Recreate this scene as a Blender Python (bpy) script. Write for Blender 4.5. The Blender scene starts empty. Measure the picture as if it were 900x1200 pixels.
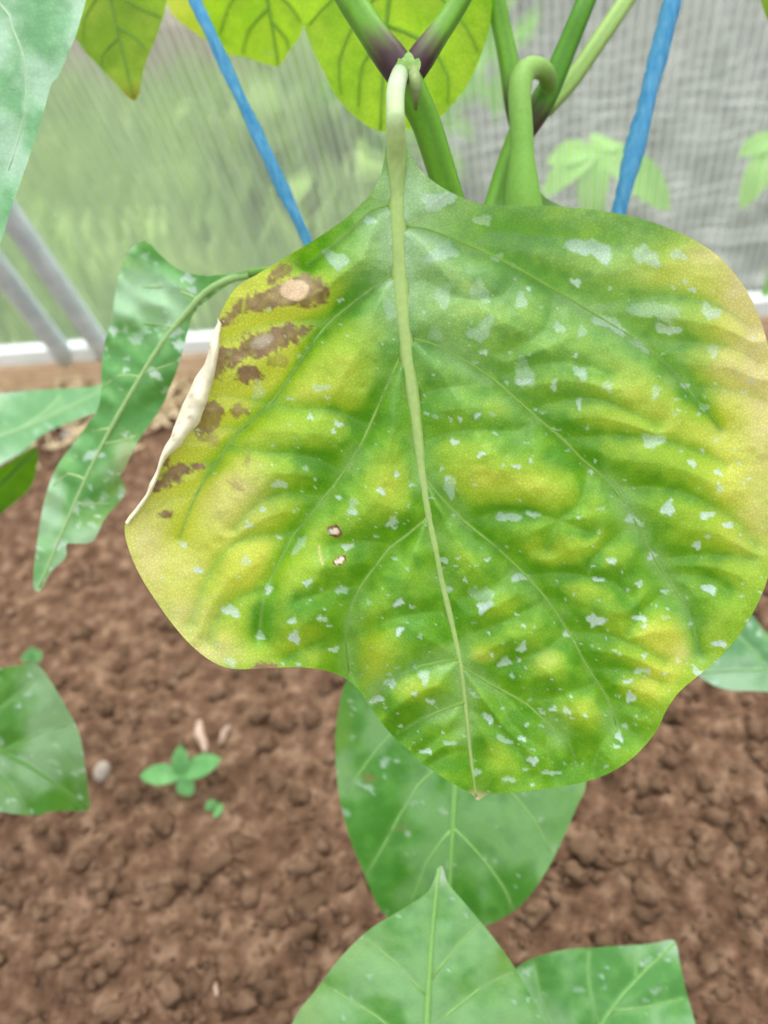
import bpy, bmesh, math, random
import numpy as np
from mathutils import Vector, Matrix, noise as mnoise

# ------------------------------------------------------------------ camera, sky, sun, exposure
F_PX, CX, CY = 950.0, 450.0, 600.0
CAM_H = 0.45
PITCH, ROLL = math.radians(38), math.radians(10)
_f = np.array([0, math.cos(PITCH), -math.sin(PITCH)])
_r0 = np.array([1.0, 0, 0]); _u0 = np.array([0, math.sin(PITCH), math.cos(PITCH)])
_r = math.cos(ROLL)*_r0 - math.sin(ROLL)*_u0
_u = math.cos(ROLL)*_u0 + math.sin(ROLL)*_r0
CAM = np.array([0, 0, CAM_H])

scene = bpy.context.scene
COL = scene.collection
cd = bpy.data.cameras.new('camera'); cam = bpy.data.objects.new('camera', cd); COL.objects.link(cam)
cam.matrix_world = Matrix(((_r[0], _u[0], -_f[0], CAM[0]), (_r[1], _u[1], -_f[1], CAM[1]),
                           (_r[2], _u[2], -_f[2], CAM[2]), (0, 0, 0, 1)))
cd.sensor_fit = 'VERTICAL'; cd.sensor_height = 24.0
cd.lens = 24.0*F_PX/1200.0
cd.clip_start = 0.01; cd.clip_end = 100
cd.dof.use_dof = True; cd.dof.focus_distance = 0.207; cd.dof.aperture_fstop = cd.lens/2.7
scene.camera = cam

world = bpy.data.worlds.new('overcast_sky'); scene.world = world; world.use_nodes = True
bg = world.node_tree.nodes['Background']
# overcast sky: the standard overcast distribution, zenith three times the horizon
_nt = world.node_tree; _tc = _nt.nodes.new('ShaderNodeTexCoord'); _sp = _nt.nodes.new('ShaderNodeSeparateXYZ')
_mr = _nt.nodes.new('ShaderNodeMapRange'); _mr.inputs['From Min'].default_value = 0.0; _mr.inputs['From Max'].default_value = 1.0
_mr.inputs['To Min'].default_value = 0.62; _mr.inputs['To Max'].default_value = 1.86
_nt.links.new(_tc.outputs['Generated'], _sp.inputs[0]); _nt.links.new(_sp.outputs['Z'], _mr.inputs['Value']); _nt.links.new(_mr.outputs[0], bg.inputs['Strength'])
bg.inputs['Color'].default_value = (0.95, 0.98, 1.0, 1)
sd = bpy.data.lights.new('sun', 'SUN'); sun = bpy.data.objects.new('sun', sd); COL.objects.link(sun)
sd.energy = 2.2; sd.angle = math.radians(32); sd.color = (1.0, 0.97, 0.91)
sun.rotation_euler = Vector((-0.25, -0.35, -0.9)).to_track_quat('-Z', 'Y').to_euler()
vs = scene.view_settings
vs.view_transform = 'Standard'; vs.look = 'None'; vs.gamma = 1.0; vs.use_curve_mapping = False
vs.exposure = 0.25
scene.cycles.max_bounces = 8
scene.cycles.transparent_max_bounces = 12

# ------------------------------------------------------------------ helpers
def P(px, py, d):
    """points on pixel rays at axis depth d (metres), world coordinates"""
    px, py, d = np.broadcast_arrays(np.asarray(px, float), np.asarray(py, float), np.asarray(d, float))
    x = (px-CX)/F_PX; y = (CY-py)/F_PX
    return CAM + d[..., None]*(_f + x[..., None]*_r + y[..., None]*_u)
def ray_to_z(px, py, z):
    v = P(px, py, 1.0)-CAM
    return CAM + v*((z-CAM_H)/v[2])
def depth_of(p): return float((np.asarray(p)-CAM) @ _f)
def proj(p):
    v = np.asarray(p)-CAM; d = v @ _f
    return np.array([CX+F_PX*(v@_r)/d, CY-F_PX*(v@_u)/d, d])
def plane_depth(*pts):
    """a flat leaf plane through three (px, py, depth) samples -> depth function"""
    A = np.array([[1, p[0], p[1]] for p in pts]); c = np.linalg.solve(A, np.array([1/p[2] for p in pts]))
    return lambda x, y: 1/(c[0]+c[1]*x+c[2]*y)
def lin(c):
    c = np.array(c, float)/255
    return np.where(c <= 0.04045, c/12.92, ((c+0.055)/1.055)**2.4)

_TAB = {}
def vnoise(x, y, seed):
    if seed not in _TAB: _TAB[seed] = np.random.RandomState(seed).rand(256, 256)
    T = _TAB[seed]
    xi = np.floor(x).astype(int); yi = np.floor(y).astype(int); fx = x-xi; fy = y-yi
    fx = fx*fx*(3-2*fx); fy = fy*fy*(3-2*fy)
    a = T[xi % 256, yi % 256]; b = T[(xi+1) % 256, yi % 256]; c = T[xi % 256, (yi+1) % 256]; e = T[(xi+1) % 256, (yi+1) % 256]
    return (a*(1-fx)+b*fx)*(1-fy)+(c*(1-fx)+e*fx)*fy
def fbm(x, y, seed, octs=4):
    s = 0; a = 0.5; t = 0
    for o in range(octs):
        s = s+a*vnoise(x*2**o+17.3*o, y*2**o+5.1*o, seed+o); t += a; a *= 0.5
    return s/t
def smooth(t, a, b):
    t = np.clip((t-a)/(b-a), 0, 1); return t*t*(3-2*t)
def catmull(pts, n=6, closed=False):
    pts = np.array(pts, float); N = len(pts); out = []
    rng = range(N) if closed else range(N-1)
    for i in rng:
        g = (lambda k: pts[k % N]) if closed else (lambda k: pts[min(max(k, 0), N-1)])
        p0, p1, p2, p3 = g(i-1), g(i), g(i+1), g(i+2)
        for k in range(n):
            t = k/n
            out.append(0.5*((2*p1)+(-p0+p2)*t+(2*p0-5*p1+4*p2-p3)*t*t+(-p0+3*p1-3*p2+p3)*t**3))
    if not closed: out.append(pts[-1])
    return np.array(out)
def seg_dist(X, Y, poly, reach=130.0):
    """min distance from points to an open polyline"""
    a = poly[:-1]; b = poly[1:]; ab = b-a; L = (ab**2).sum(1)+1e-12
    out = np.full(len(X), 1e6)
    for i in range(len(a)):                     # only points near each piece matter
        k = np.where((np.abs(X-(a[i, 0]+b[i, 0])/2) < reach+abs(ab[i, 0])/2) & (np.abs(Y-(a[i, 1]+b[i, 1])/2) < reach+abs(ab[i, 1])/2))[0]
        if len(k) == 0: continue
        x = X[k]-a[i, 0]; y = Y[k]-a[i, 1]
        t = np.clip((x*ab[i, 0]+y*ab[i, 1])/L[i], 0, 1)
        out[k] = np.minimum(out[k], (x-t*ab[i, 0])**2+(y-t*ab[i, 1])**2)
    return np.minimum(np.sqrt(out), 1e3)
def inside(X, Y, poly):
    r = np.zeros(X.shape, bool); n = len(poly); j = n-1
    for i in range(n):
        xi, yi = poly[i]; xj, yj = poly[j]
        if yi != yj:
            r ^= ((yi > Y) != (yj > Y)) & (X < (xj-xi)*(Y-yi)/(yj-yi)+xi)
        j = i
    return r
def nearest_on(X, Y, poly):
    a = poly; b = np.roll(poly, -1, 0); ab = b-a; L = (ab**2).sum(1)+1e-12
    p = np.stack([X, Y], 1)[:, None, :]
    t = np.clip(((p-a)*ab).sum(2)/L, 0, 1); q = a+t[..., None]*ab
    k = ((p-q)**2).sum(2).argmin(1)
    return q[np.arange(len(X)), k]

def tag(o, label=None, cat=None, group=None, kind=None):
    if label: o['label'] = label
    if cat: o['category'] = cat
    if group: o['group'] = group
    if kind: o['kind'] = kind
    return o
def empty(name, loc, label, cat, group=None):
    o = bpy.data.objects.new(name, None); o.location = Vector(loc); o.empty_display_size = 0.02
    COL.objects.link(o); tag(o, label, cat, group); return o
def world_loc(o):
    v = Vector((0, 0, 0))
    while o is not None: v += o.location; o = o.parent
    return np.array(v)
def mesh_obj(name, verts, faces, mat, parent=None, smooth_=True, col=None, loc=None):
    """verts in world coordinates; the object sits at loc (default: the parent's place)"""
    base = world_loc(parent) if parent is not None else np.zeros(3)
    off = np.zeros(3) if loc is None else np.asarray(loc)-base
    me = bpy.data.meshes.new(name)
    v = np.asarray(verts, float)-base-off
    me.from_pydata(v.tolist(), [], faces if isinstance(faces, list) else faces.tolist())
    if smooth_: me.polygons.foreach_set('use_smooth', [True]*len(me.polygons))
    if col is not None:
        at = me.color_attributes.new('pigment', 'FLOAT_COLOR', 'POINT')
        at.data.foreach_set('color', np.asarray(col, np.float32).ravel())
    me.materials.append(mat); me.update()
    o = bpy.data.objects.new(name, me); o.location = off
    if parent is not None: o.parent = parent
    COL.objects.link(o); return o
def tube(path, rad, sides=10, flat=None, caps=True):
    """round (or flattened along flat=(axis vectors, factor)) tube through world points"""
    path = np.asarray(path, float); n = len(path); rad = np.broadcast_to(np.asarray(rad, float), (n,))
    T = np.gradient(path, axis=0); T /= np.linalg.norm(T, axis=1)[:, None]+1e-12
    ref = np.array([0.3, -0.8, 0.5]); V = []
    N = np.cross(T[0], ref); N /= np.linalg.norm(N)
    for i in range(n):
        N = N-(N@T[i])*T[i]; N /= np.linalg.norm(N)
        B = np.cross(T[i], N)
        for k in range(sides):
            a = 2*math.pi*k/sides
            w = N*math.cos(a)+B*math.sin(a)
            if flat is not None:
                ax, fc = flat; w = w-(1-fc)*(w@ax)*ax
            V.append(path[i]+rad[i]*w)
    Fc = []
    for i in range(n-1):
        for k in range(sides):
            k2 = (k+1) % sides
            Fc.append((i*sides+k, i*sides+k2, (i+1)*sides+k2, (i+1)*sides+k))
    if caps:
        Fc.append(tuple(range(sides))[::-1]); Fc.append(tuple((n-1)*sides+k for k in range(sides)))
    return np.array(V), Fc

# ------------------------------------------------------------------ materials
def new_mat(name):
    m = bpy.data.materials.new(name); m.use_nodes = True; nt = m.node_tree
    for n in list(nt.nodes): nt.nodes.remove(n)
    out = nt.nodes.new('ShaderNodeOutputMaterial')
    return m, nt, out
def nd(nt, kind, **kw):
    n = nt.nodes.new(kind)
    for k, v in kw.items():
        if k in n.inputs: n.inputs[k].default_value = v
        else: setattr(n, k, v)
    return n
def ramp(nt, stops):
    r = nt.nodes.new('ShaderNodeValToRGB'); e = r.color_ramp.elements
    while len(e) > 1: e.remove(e[-1])
    e[0].position = stops[0][0]; e[0].color = (*stops[0][1], 1)
    for p, c in stops[1:]:
        k = e.new(p); k.color = (*c, 1)
    return r
def leaf_material(name, trans=0.35, rough=0.42, spec=0.5, net=900.0, net_amt=0.25, tint=(1.25, 1.28, 0.7), sheen=0.0):
    """pigment comes from the leaf's own attribute; a fine vein network and skin relief are added here"""
    m, nt, out = new_mat(name); L = nt.links.new
    at = nd(nt, 'ShaderNodeVertexColor'); at.layer_name = 'pigment'
    tc = nd(nt, 'ShaderNodeTexCoord')
    vo = nd(nt, 'ShaderNodeTexVoronoi', feature='DISTANCE_TO_EDGE', Scale=net)
    nz = nd(nt, 'ShaderNodeTexNoise', Scale=net*0.35, Detail=3.0)
    wrp = nd(nt, 'ShaderNodeVectorMath', operation='MULTIPLY_ADD')
    wrp.inputs[1].default_value = (0.0012,)*3
    L(tc.outputs['Object'], nz.inputs['Vector']); L(nz.outputs['Color'], wrp.inputs[0]); L(tc.outputs['Object'], wrp.inputs[2])
    L(wrp.outputs[0], vo.inputs['Vector'])
    mr = nd(nt, 'ShaderNodeMapRange'); mr.inputs['From Max'].default_value = 0.22
    mr.inputs['To Min'].default_value = 1.0-net_amt; mr.inputs['To Max'].default_value = 1.0+net_amt*0.35
    L(vo.outputs['Distance'], mr.inputs['Value'])
    mul = nd(nt, 'ShaderNodeVectorMath', operation='MULTIPLY')
    cmb = nd(nt, 'ShaderNodeCombineXYZ')
    L(mr.outputs[0], cmb.inputs[0]); L(mr.outputs[0], cmb.inputs[1]); cmb.inputs[2].default_value = 1.0
    L(at.outputs['Color'], mul.inputs[0]); L(cmb.outputs[0], mul.inputs[1])
    bs = nd(nt, 'ShaderNodeBsdfPrincipled'); L(mul.outputs[0], bs.inputs['Base Color'])
    bs.inputs['Roughness'].default_value = rough; bs.inputs['Specular IOR Level'].default_value = spec
    bp = nd(nt, 'ShaderNodeBump', Strength=0.25, Distance=0.0004); L(vo.outputs['Distance'], bp.inputs['Height'])
    L(bp.outputs[0], bs.inputs['Normal'])
    tr = nd(nt, 'ShaderNodeBsdfTranslucent')
    tm = nd(nt, 'ShaderNodeVectorMath', operation='MULTIPLY'); tm.inputs[1].default_value = tint
    L(mul.outputs[0], tm.inputs[0]); L(tm.outputs[0], tr.inputs['Color'])
    mx = nd(nt, 'ShaderNodeMixShader', Fac=trans); L(bs.outputs[0], mx.inputs[1]); L(tr.outputs[0], mx.inputs[2])
    L(mx.outputs[0], out.inputs['Surface']); return m
def noise_material(name, stops, scale=40.0, rough=0.8, bump=0.3, bdist=0.002, spec=0.3, stretch=(1, 1, 1), detail=6.0, trans=0.0):
    m, nt, out = new_mat(name); L = nt.links.new
    tc = nd(nt, 'ShaderNodeTexCoord'); mp = nd(nt, 'ShaderNodeMapping'); mp.inputs['Scale'].default_value = stretch
    nz = nd(nt, 'ShaderNodeTexNoise', Scale=scale, Detail=detail, Roughness=0.6)
    L(tc.outputs['Object'], mp.inputs['Vector']); L(mp.outputs[0], nz.inputs['Vector'])
    r = ramp(nt, stops); L(nz.outputs['Fac'], r.inputs[0])
    bs = nd(nt, 'ShaderNodeBsdfPrincipled', Roughness=rough); bs.inputs['Specular IOR Level'].default_value = spec
    L(r.outputs[0], bs.inputs['Base Color'])
    if bump:
        bp = nd(nt, 'ShaderNodeBump', Strength=bump, Distance=bdist); L(nz.outputs['Fac'], bp.inputs['Height']); L(bp.outputs[0], bs.inputs['Normal'])
    if trans:
        tr = nd(nt, 'ShaderNodeBsdfTranslucent'); L(r.outputs[0], tr.inputs['Color'])
        mx = nd(nt, 'ShaderNodeMixShader', Fac=trans); L(bs.outputs[0], mx.inputs[1]); L(tr.outputs[0], mx.inputs[2]); L(mx.outputs[0], out.inputs['Surface'])
    else:
        L(bs.outputs[0], out.inputs['Surface'])
    return m
def pigment_material(name, rough=0.5, spec=0.4, trans=0.0, streak=600.0):
    m, nt, out = new_mat(name); L = nt.links.new
    at = nd(nt, 'ShaderNodeVertexColor'); at.layer_name = 'pigment'
    tc = nd(nt, 'ShaderNodeTexCoord'); nz = nd(nt, 'ShaderNodeTexNoise', Scale=streak, Detail=3.0)
    L(tc.outputs['Object'], nz.inputs['Vector'])
    mr = nd(nt, 'ShaderNodeMapRange'); mr.inputs['To Min'].default_value = 0.82; mr.inputs['To Max'].default_value = 1.18
    L(nz.outputs['Fac'], mr.inputs['Value'])
    mul = nd(nt, 'ShaderNodeVectorMath', operation='SCALE'); L(at.outputs['Color'], mul.inputs[0]); L(mr.outputs[0], mul.inputs['Scale'])
    bs = nd(nt, 'ShaderNodeBsdfPrincipled', Roughness=rough); bs.inputs['Specular IOR Level'].default_value = spec
    L(mul.outputs[0], bs.inputs['Base Color'])
    tr = nd(nt, 'ShaderNodeBsdfTranslucent'); L(mul.outputs[0], tr.inputs['Color'])
    mx = nd(nt, 'ShaderNodeMixShader', Fac=trans); L(bs.outputs[0], mx.inputs[1]); L(tr.outputs[0], mx.inputs[2])
    L(mx.outputs[0], out.inputs['Surface']); return m

M_LEAF = leaf_material('chlorotic_leaf_skin', trans=0.33, rough=0.40, spec=0.5, net=1200.0, net_amt=0.15)
M_LEAF2 = leaf_material('green_leaf_skin', trans=0.30, rough=0.42, spec=0.5, net=900.0, net_amt=0.07)
M_STEM = pigment_material('stem_skin', rough=0.5, spec=0.3, trans=0.08)
M_VEIN = pigment_material('vein_skin', rough=0.40, spec=0.5, trans=0.15)
M_SOIL = noise_material('soil', [(0.3, tuple(lin((78, 57, 43)))), (0.5, tuple(lin((116, 88, 70)))), (0.68, tuple(lin((156, 126, 104))))], scale=75, rough=0.95, bump=0.9, bdist=0.004, spec=0.1, detail=9)
M_CLOD = noise_material('soil_clod', [(0.3, tuple(lin((86, 64, 49)))), (0.55, tuple(lin((120, 94, 75)))), (0.8, tuple(lin((156, 128, 108))))], scale=60, rough=0.95, bump=0.8, bdist=0.003, spec=0.1, detail=8)
M_BLUE = noise_material('blue_twine', [(0.3, tuple(lin((70, 156, 214)))), (0.55, tuple(lin((104, 186, 234)))), (0.8, tuple(lin((140, 204, 240))))], scale=500, rough=0.5, bump=0.5, bdist=0.0006, stretch=(1, 1, 0.15), trans=0.2)
M_METAL = noise_material('galvanised_pipe', [(0.3, tuple(lin((176, 190, 196)))), (0.7, tuple(lin((208, 220, 224))))], scale=60, rough=0.45, bump=0.05, spec=0.6)
M_RAIL = noise_material('white_rail', [(0.3, tuple(lin((215, 222, 220)))), (0.7, tuple(lin((240, 244, 242))))], scale=20, rough=0.5, bump=0.05)
M_WOOD = noise_material('weathered_board', [(0.3, tuple(lin((184, 152, 120)))), (0.55, tuple(lin((212, 184, 152)))), (0.75, tuple(lin((232, 210, 182))))], scale=30, rough=0.85, bump=0.4, stretch=(1, 8, 8))
M_STRAW = noise_material('straw', [(0.3, tuple(lin((200, 170, 126)))), (0.7, tuple(lin((242, 224, 192))))], scale=200, rough=0.8, bump=0.0)
M_STONE = noise_material('pale_stone', [(0.3, tuple(lin((150, 136, 124)))), (0.7, tuple(lin((190, 178, 166))))], scale=120, rough=0.85, bump=0.3)
M_TWIG = noise_material('dry_twig', [(0.3, tuple(lin((168, 138, 120)))), (0.7, tuple(lin((212, 186, 168))))], scale=150, rough=0.85, bump=0.3)
M_SEED = noise_material('seedling_leaf', [(0.3, tuple(lin((96, 162, 92)))), (0.7, tuple(lin((136, 196, 124))))], scale=90, rough=0.5, bump=0.1, trans=0.25)
M_BUD = noise_material('axil_bud_skin', [(0.3, tuple(lin((96, 142, 50)))), (0.7, tuple(lin((150, 184, 96))))], scale=300, rough=0.5, bump=0.1, trans=0.2)
M_ROOF = noise_material('roof_sheet', [(0.3, tuple(lin((150, 130, 120)))), (0.7, tuple(lin((176, 158, 148))))], scale=6, rough=0.8, bump=0)
M_LAWN = noise_material('lawn', [(0.28, tuple(lin((100, 132, 66)))), (0.5, tuple(lin((146, 176, 96)))), (0.72, tuple(lin((194, 210, 142))))], scale=7, rough=0.9, bump=0.5, bdist=0.02, detail=4)
M_GRASS = noise_material('tall_grass', [(0.28, tuple(lin((112, 148, 74)))), (0.72, tuple(lin((176, 202, 120))))], scale=9, rough=0.6, bump=0, trans=0.35)
M_GREY = noise_material('grey_ground', [(0.34, tuple(lin((44, 52, 44)))), (0.5, tuple(lin((92, 96, 88)))), (0.66, tuple(lin((170, 172, 166))))], scale=12, rough=0.95, bump=0.5, bdist=0.01, stretch=(1, 2.5, 1), detail=5)
M_WEED = noise_material('outdoor_weed_leaf', [(0.3, tuple(lin((136, 196, 84)))), (0.7, tuple(lin((178, 226, 120))))], scale=20, rough=0.5, bump=0, trans=0.35)
M_PALE = noise_material('pale_render', [(0.3, tuple(lin((214, 196, 182)))), (0.7, tuple(lin((232, 216, 204))))], scale=4, rough=0.9, bump=0)

# ------------------------------------------------------------------ greenhouse wall frame of reference
RAIL_Z = 0.068
W0 = ray_to_z(0, 410, RAIL_Z); W1 = ray_to_z(890, 348, RAIL_Z)
WX = (W1-W0)/np.linalg.norm(W1-W0)                       # along the wall
WN0 = np.array([WX[1], -WX[0], 0.0])                     # horizontal, into the greenhouse
if WN0[1] > 0: WN0 = -WN0
LEAN = math.radians(20)
def wall_pt(s, h, off=0.0):
    """s metres along the wall from W0, h metres up the sheet from the rail, off metres into the greenhouse.
    The sheet leans inwards and bends over gently like an arched tunnel."""
    ang = LEAN+0.12*h
    up = np.array([0, 0, math.cos(ang)])+WN0*math.sin(ang)
    nn = WN0*math.cos(ang)-np.array([0, 0, math.sin(ang)])
    mid = LEAN+0.06*h
    upm = np.array([0, 0, math.cos(mid)])+WN0*math.sin(mid)
    return W0+WX*s+upm*h+nn*off
def wall_s(px, py):
    """distance along the wall where a pixel ray meets the sheet (flat approximation) -> (s, h)"""
    up = np.array([0, 0, math.cos(LEAN)])+WN0*math.sin(LEAN); n = np.cross(WX, up)
    v = P(px, py, 1.0)-CAM; t = ((W0-CAM)@n)/(v@n); q = CAM+v*t-W0
    return q@WX, q@up

def box_between(name, s0, s1, z0, z1, t0, t1, mat, parent=None, ns=1):
    """a plank along the wall base: vertical heights z, thickness t along WN0"""
    b = W0-np.array([0, 0, RAIL_Z]); V = []
    for s in (s0, s1):
        for z in (z0, z1):
            for t in (t0, t1):
                V.append(b+WX*s+np.array([0, 0, z])+WN0*t)
    Fc = [(0, 1, 3, 2), (4, 6, 7, 5), (0, 4, 5, 1), (2, 3, 7, 6), (0, 2, 6, 4), (1, 5, 7, 3)]
    o = mesh_obj(name, V, Fc, mat, parent, smooth_=False, loc=np.mean(V, 0))
    bv = o.modifiers.new('bevel', 'BEVEL'); bv.width = 0.002; bv.segments = 2
    return o

# ------------------------------------------------------------------ polycarbonate
def poly_material():
    m, nt, out = new_mat('twin_wall_polycarbonate'); L = nt.links.new
    tc = nd(nt, 'ShaderNodeTexCoord')
    uv = nd(nt, 'ShaderNodeUVMap'); uv.uv_map = 'along'
    sep = nd(nt, 'ShaderNodeSeparateXYZ'); L(uv.outputs[0], sep.inputs[0])
    w = nd(nt, 'ShaderNodeMath', operation='MULTIPLY'); w.inputs[1].default_value = 2*math.pi/0.0075
    L(sep.outputs[0], w.inputs[0])
    si = nd(nt, 'ShaderNodeMath', operation='SINE'); L(w.outputs[0], si.inputs[0])
    nz = nd(nt, 'ShaderNodeTexNoise', Scale=5.0, Detail=4.0); L(tc.outputs['Object'], nz.inputs['Vector'])
    mp = nd(nt, 'ShaderNodeMapping'); mp.inputs['Scale'].default_value = (130, 1.2, 1)
    L(uv.outputs[0], mp.inputs['Vector'])
    st = nd(nt, 'ShaderNodeTexNoise', Scale=1.0, Detail=3.0); L(mp.outputs[0], st.inputs['Vector'])
    # share of scattering: ribs + streaks of dust
    a = nd(nt, 'ShaderNodeMath', operation='MULTIPLY_ADD'); a.inputs[1].default_value = 0.10; a.inputs[2].default_value = 0.09
    L(si.outputs[0], a.inputs[0])
    b = nd(nt, 'ShaderNodeMath', operation='MULTIPLY_ADD'); b.inputs[1].default_value = 0.26
    L(st.outputs['Fac'], b.inputs[0]); L(a.outputs[0], b.inputs[2])
    cl = nd(nt, 'ShaderNodeClamp'); L(b.outputs[0], cl.inputs[0])
    tp = nd(nt, 'ShaderNodeBsdfTransparent'); tp.inputs['Color'].default_value = (0.93, 0.96, 0.94, 1)
    rf = nd(nt, 'ShaderNodeBsdfRefraction', Roughness=0.22, IOR=1.03); rf.inputs['Color'].default_value = (0.95, 0.98, 0.96, 1)
    m0 = nd(nt, 'ShaderNodeMixShader', Fac=0.55); L(tp.outputs[0], m0.inputs[1]); L(rf.outputs[0], m0.inputs[2])
    tl = nd(nt, 'ShaderNodeBsdfTranslucent'); tl.inputs['Color'].default_value = (0.80, 0.84, 0.82, 1)
    df = nd(nt, 'ShaderNodeBsdfDiffuse'); df.inputs['Color'].default_value = (0.80, 0.84, 0.83, 1)
    m1 = nd(nt, 'ShaderNodeMixShader', Fac=0.5); L(tl.outputs[0], m1.inputs[1]); L(df.outputs[0], m1.inputs[2])
    m2 = nd(nt, 'ShaderNodeMixShader'); L(cl.outputs[0], m2.inputs[0]); L(m0.outputs[0], m2.inputs[1]); L(m1.outputs[0], m2.inputs[2])
    L(m2.outputs[0], out.inputs['Surface']); return m
M_POLY = poly_material()

S_MIN, S_MAX = -2.0, 2.9
def build_wall():
    hs = np.linspace(-0.012, 0.95, 24); V = []; UV = []; Fc = []
    ss = np.linspace(S_MIN, S_MAX, 50)
    for h in hs:
        for s in ss:
            V.append(wall_pt(s, h)); UV.append((s, h))
    n = len(ss)
    for i in range(len(hs)-1):
        for j in range(n-1): Fc.append((i*n+j, i*n+j+1, (i+1)*n+j+1, (i+1)*n+j))
    o = mesh_obj('wall_back', V, Fc, M_POLY)
    ul = o.data.uv_layers.new(name='along')
    li = np.empty(len(o.data.loops), int); o.data.loops.foreach_get('vertex_index', li)
    ul.data.foreach_set('uv', np.array(UV, np.float32)[li].ravel())
    tag(o, 'hazy ribbed polycarbonate greenhouse wall behind the pepper plant', 'wall', kind='structure')
build_wall()
o = box_between('trim_1', S_MIN, S_MAX, 0.054, 0.071, -0.008, 0.016, M_RAIL)
tag(o, 'white bottom rail holding the polycarbonate wall', 'rail', kind='structure')
o = box_between('baseboard_back', S_MIN, S_MAX, -0.02, 0.054, -0.014, 0.020, M_WOOD)
tag(o, 'brown weathered timber board along the greenhouse base', 'board', kind='structure')
# two galvanised frame pipes following the sheet, seen at the left
for k, (px, py, lab) in enumerate([(58, 300, 'grey galvanised arch pipe on the wall, behind the drooping leaf'),
                                   (2, 300, 'grey galvanised arch pipe on the wall, beside the close pale leaf')]):
    s, h = wall_s(px, py)
    hh = np.linspace(-0.02, 0.95, 26)
    pts = np.array([wall_pt(s, a, 0.014) for a in hh])
    v, f = tube(pts, 0.0115, 12)
    o = mesh_obj('arch_pipe', v, f, M_METAL, loc=pts[0])
    tag(o, lab, 'pipe', 'arch pipes of the greenhouse frame')

# ------------------------------------------------------------------ floor: soil
def soil_h(x, y):
    return (0.020*(fbm(x*9+50, y*9+50, 11, 3)-0.5)+0.011*(fbm(x*42+90, y*42+20, 21, 4)-0.5)+0.007*(np.abs(fbm(x*120+30, y*120+70, 31, 3)-0.5)*2)+0.005*(fbm(x*230+30, y*230+70, 35, 2)-0.5)-0.004)
def wall_side(x, y):
    return (np.stack([x-W0[0], y-W0[1]], -1) @ WN0[:2])       # >0 inside the greenhouse
def build_soil():
    xs = np.concatenate([np.linspace(-2.6, -1.0, 60)[:-1], np.linspace(-1.0, 1.0, 640), np.linspace(1.0, 2.6, 60)[1:]])
    ys = np.concatenate([np.linspace(-1.6, -0.30, 50)[:-1], np.linspace(-0.30, 1.25, 500), np.linspace(1.25, 2.2, 40)[1:]])
    X, Y = np.meshgrid(xs, ys); Z = soil_h(X, Y)
    ok = wall_side(X, Y) > -0.03
    idx = np.arange(X.size).reshape(X.shape)
    q = np.stack([idx[:-1, :-1], idx[:-1, 1:], idx[1:, 1:], idx[1:, :-1]], -1).reshape(-1, 4)
    keep = ok.ravel()[q].all(1); q = q[keep]
    used = np.unique(q); re = np.full(X.size, -1); re[used] = np.arange(len(used))
    V = np.stack([X.ravel(), Y.ravel(), Z.ravel()], 1)[used]
    o = mesh_obj('floor', V, re[q], M_SOIL)
    tag(o, 'brown crumbly garden soil of the greenhouse bed', 'soil', kind='structure')
build_soil()
def ico_lump(rs, r, c, squash=0.7, sub=1):
    bm = bmesh.new(); bmesh.ops.create_icosphere(bm, subdivisions=sub, radius=1.0)
    V = np.array([v.co[:] for v in bm.verts]); Fc = [[v.index for v in f.verts] for f in bm.faces]; bm.free()
    k = 1+(0.9 if sub < 3 else 0.15)*(rs.rand(len(V), 1)-0.5)
    sc = r*np.array([rs.uniform(0.7, 1.5), rs.uniform(0.7, 1.3), squash*rs.uniform(0.7, 1.2)])
    a = rs.uniform(0, 6.28); R = np.array([[math.cos(a), -math.sin(a), 0], [math.sin(a), math.cos(a), 0], [0, 0, 1]])
    return (V*k*sc)@R.T+c, Fc
def build_clods():
    rs = np.random.RandomState(4); Vs = []; Fs = []; n = 0
    for i in range(7000):
        px, py = rs.uniform(-120, 1020), 430+rs.rand()**1.2*860
        p = ray_to_z(px, py, 0.0)
        if wall_side(p[0], p[1]) < 0.03: continue
        r = 0.0011+0.0058*rs.rand()**7
        p[2] = float(soil_h(np.array([p[0]]), np.array([p[1]]))[0])+r*0.25
        v, f = ico_lump(rs, r, p, 0.75, 2 if r > 0.005 else 1)
        Vs.append(v); Fs += [[a+n for a in t] for t in f]; n += len(v)
    o = mesh_obj('soil_crumbs', np.concatenate(Vs), Fs, M_CLOD)
    tag(o, 'loose brown soil crumbs and clods scattered over the bed', 'soil crumbs', kind='stuff')
build_clods()
def build_straw():
    rs = np.random.RandomState(9); Vs = []; Fs = []; n = 0
    for i in range(900):
        s = rs.uniform(-0.35, 0.35) if i < 760 else rs.uniform(0.35, 1.4)
        t = 0.022+abs(rs.randn())*0.035
        p = W0+WX*s+WN0*t; p[2] = float(soil_h(np.array([p[0]]), np.array([p[1]]))[0])+0.003+rs.rand()*0.040*(1-min(t/0.09, 1))
        a = rs.uniform(0, 6.28); L = rs.uniform(0.012, 0.045); d = np.array([math.cos(a), math.sin(a), rs.uniform(-0.25, 0.35)])
        pts = np.array([p-d*L/2, p+np.array([0, 0, L*0.06]), p+d*L/2])
        v, f = tube(pts, rs.uniform(0.0010, 0.0028), 5)
        Vs.append(v); Fs += [[x+n for x in t2] for t2 in f]; n += len(v)
    o = mesh_obj('straw_litter', np.concatenate(Vs), Fs, M_STRAW)
    tag(o, 'pale dry straw litter lying along the timber board', 'straw', kind='stuff')
build_straw()

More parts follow.
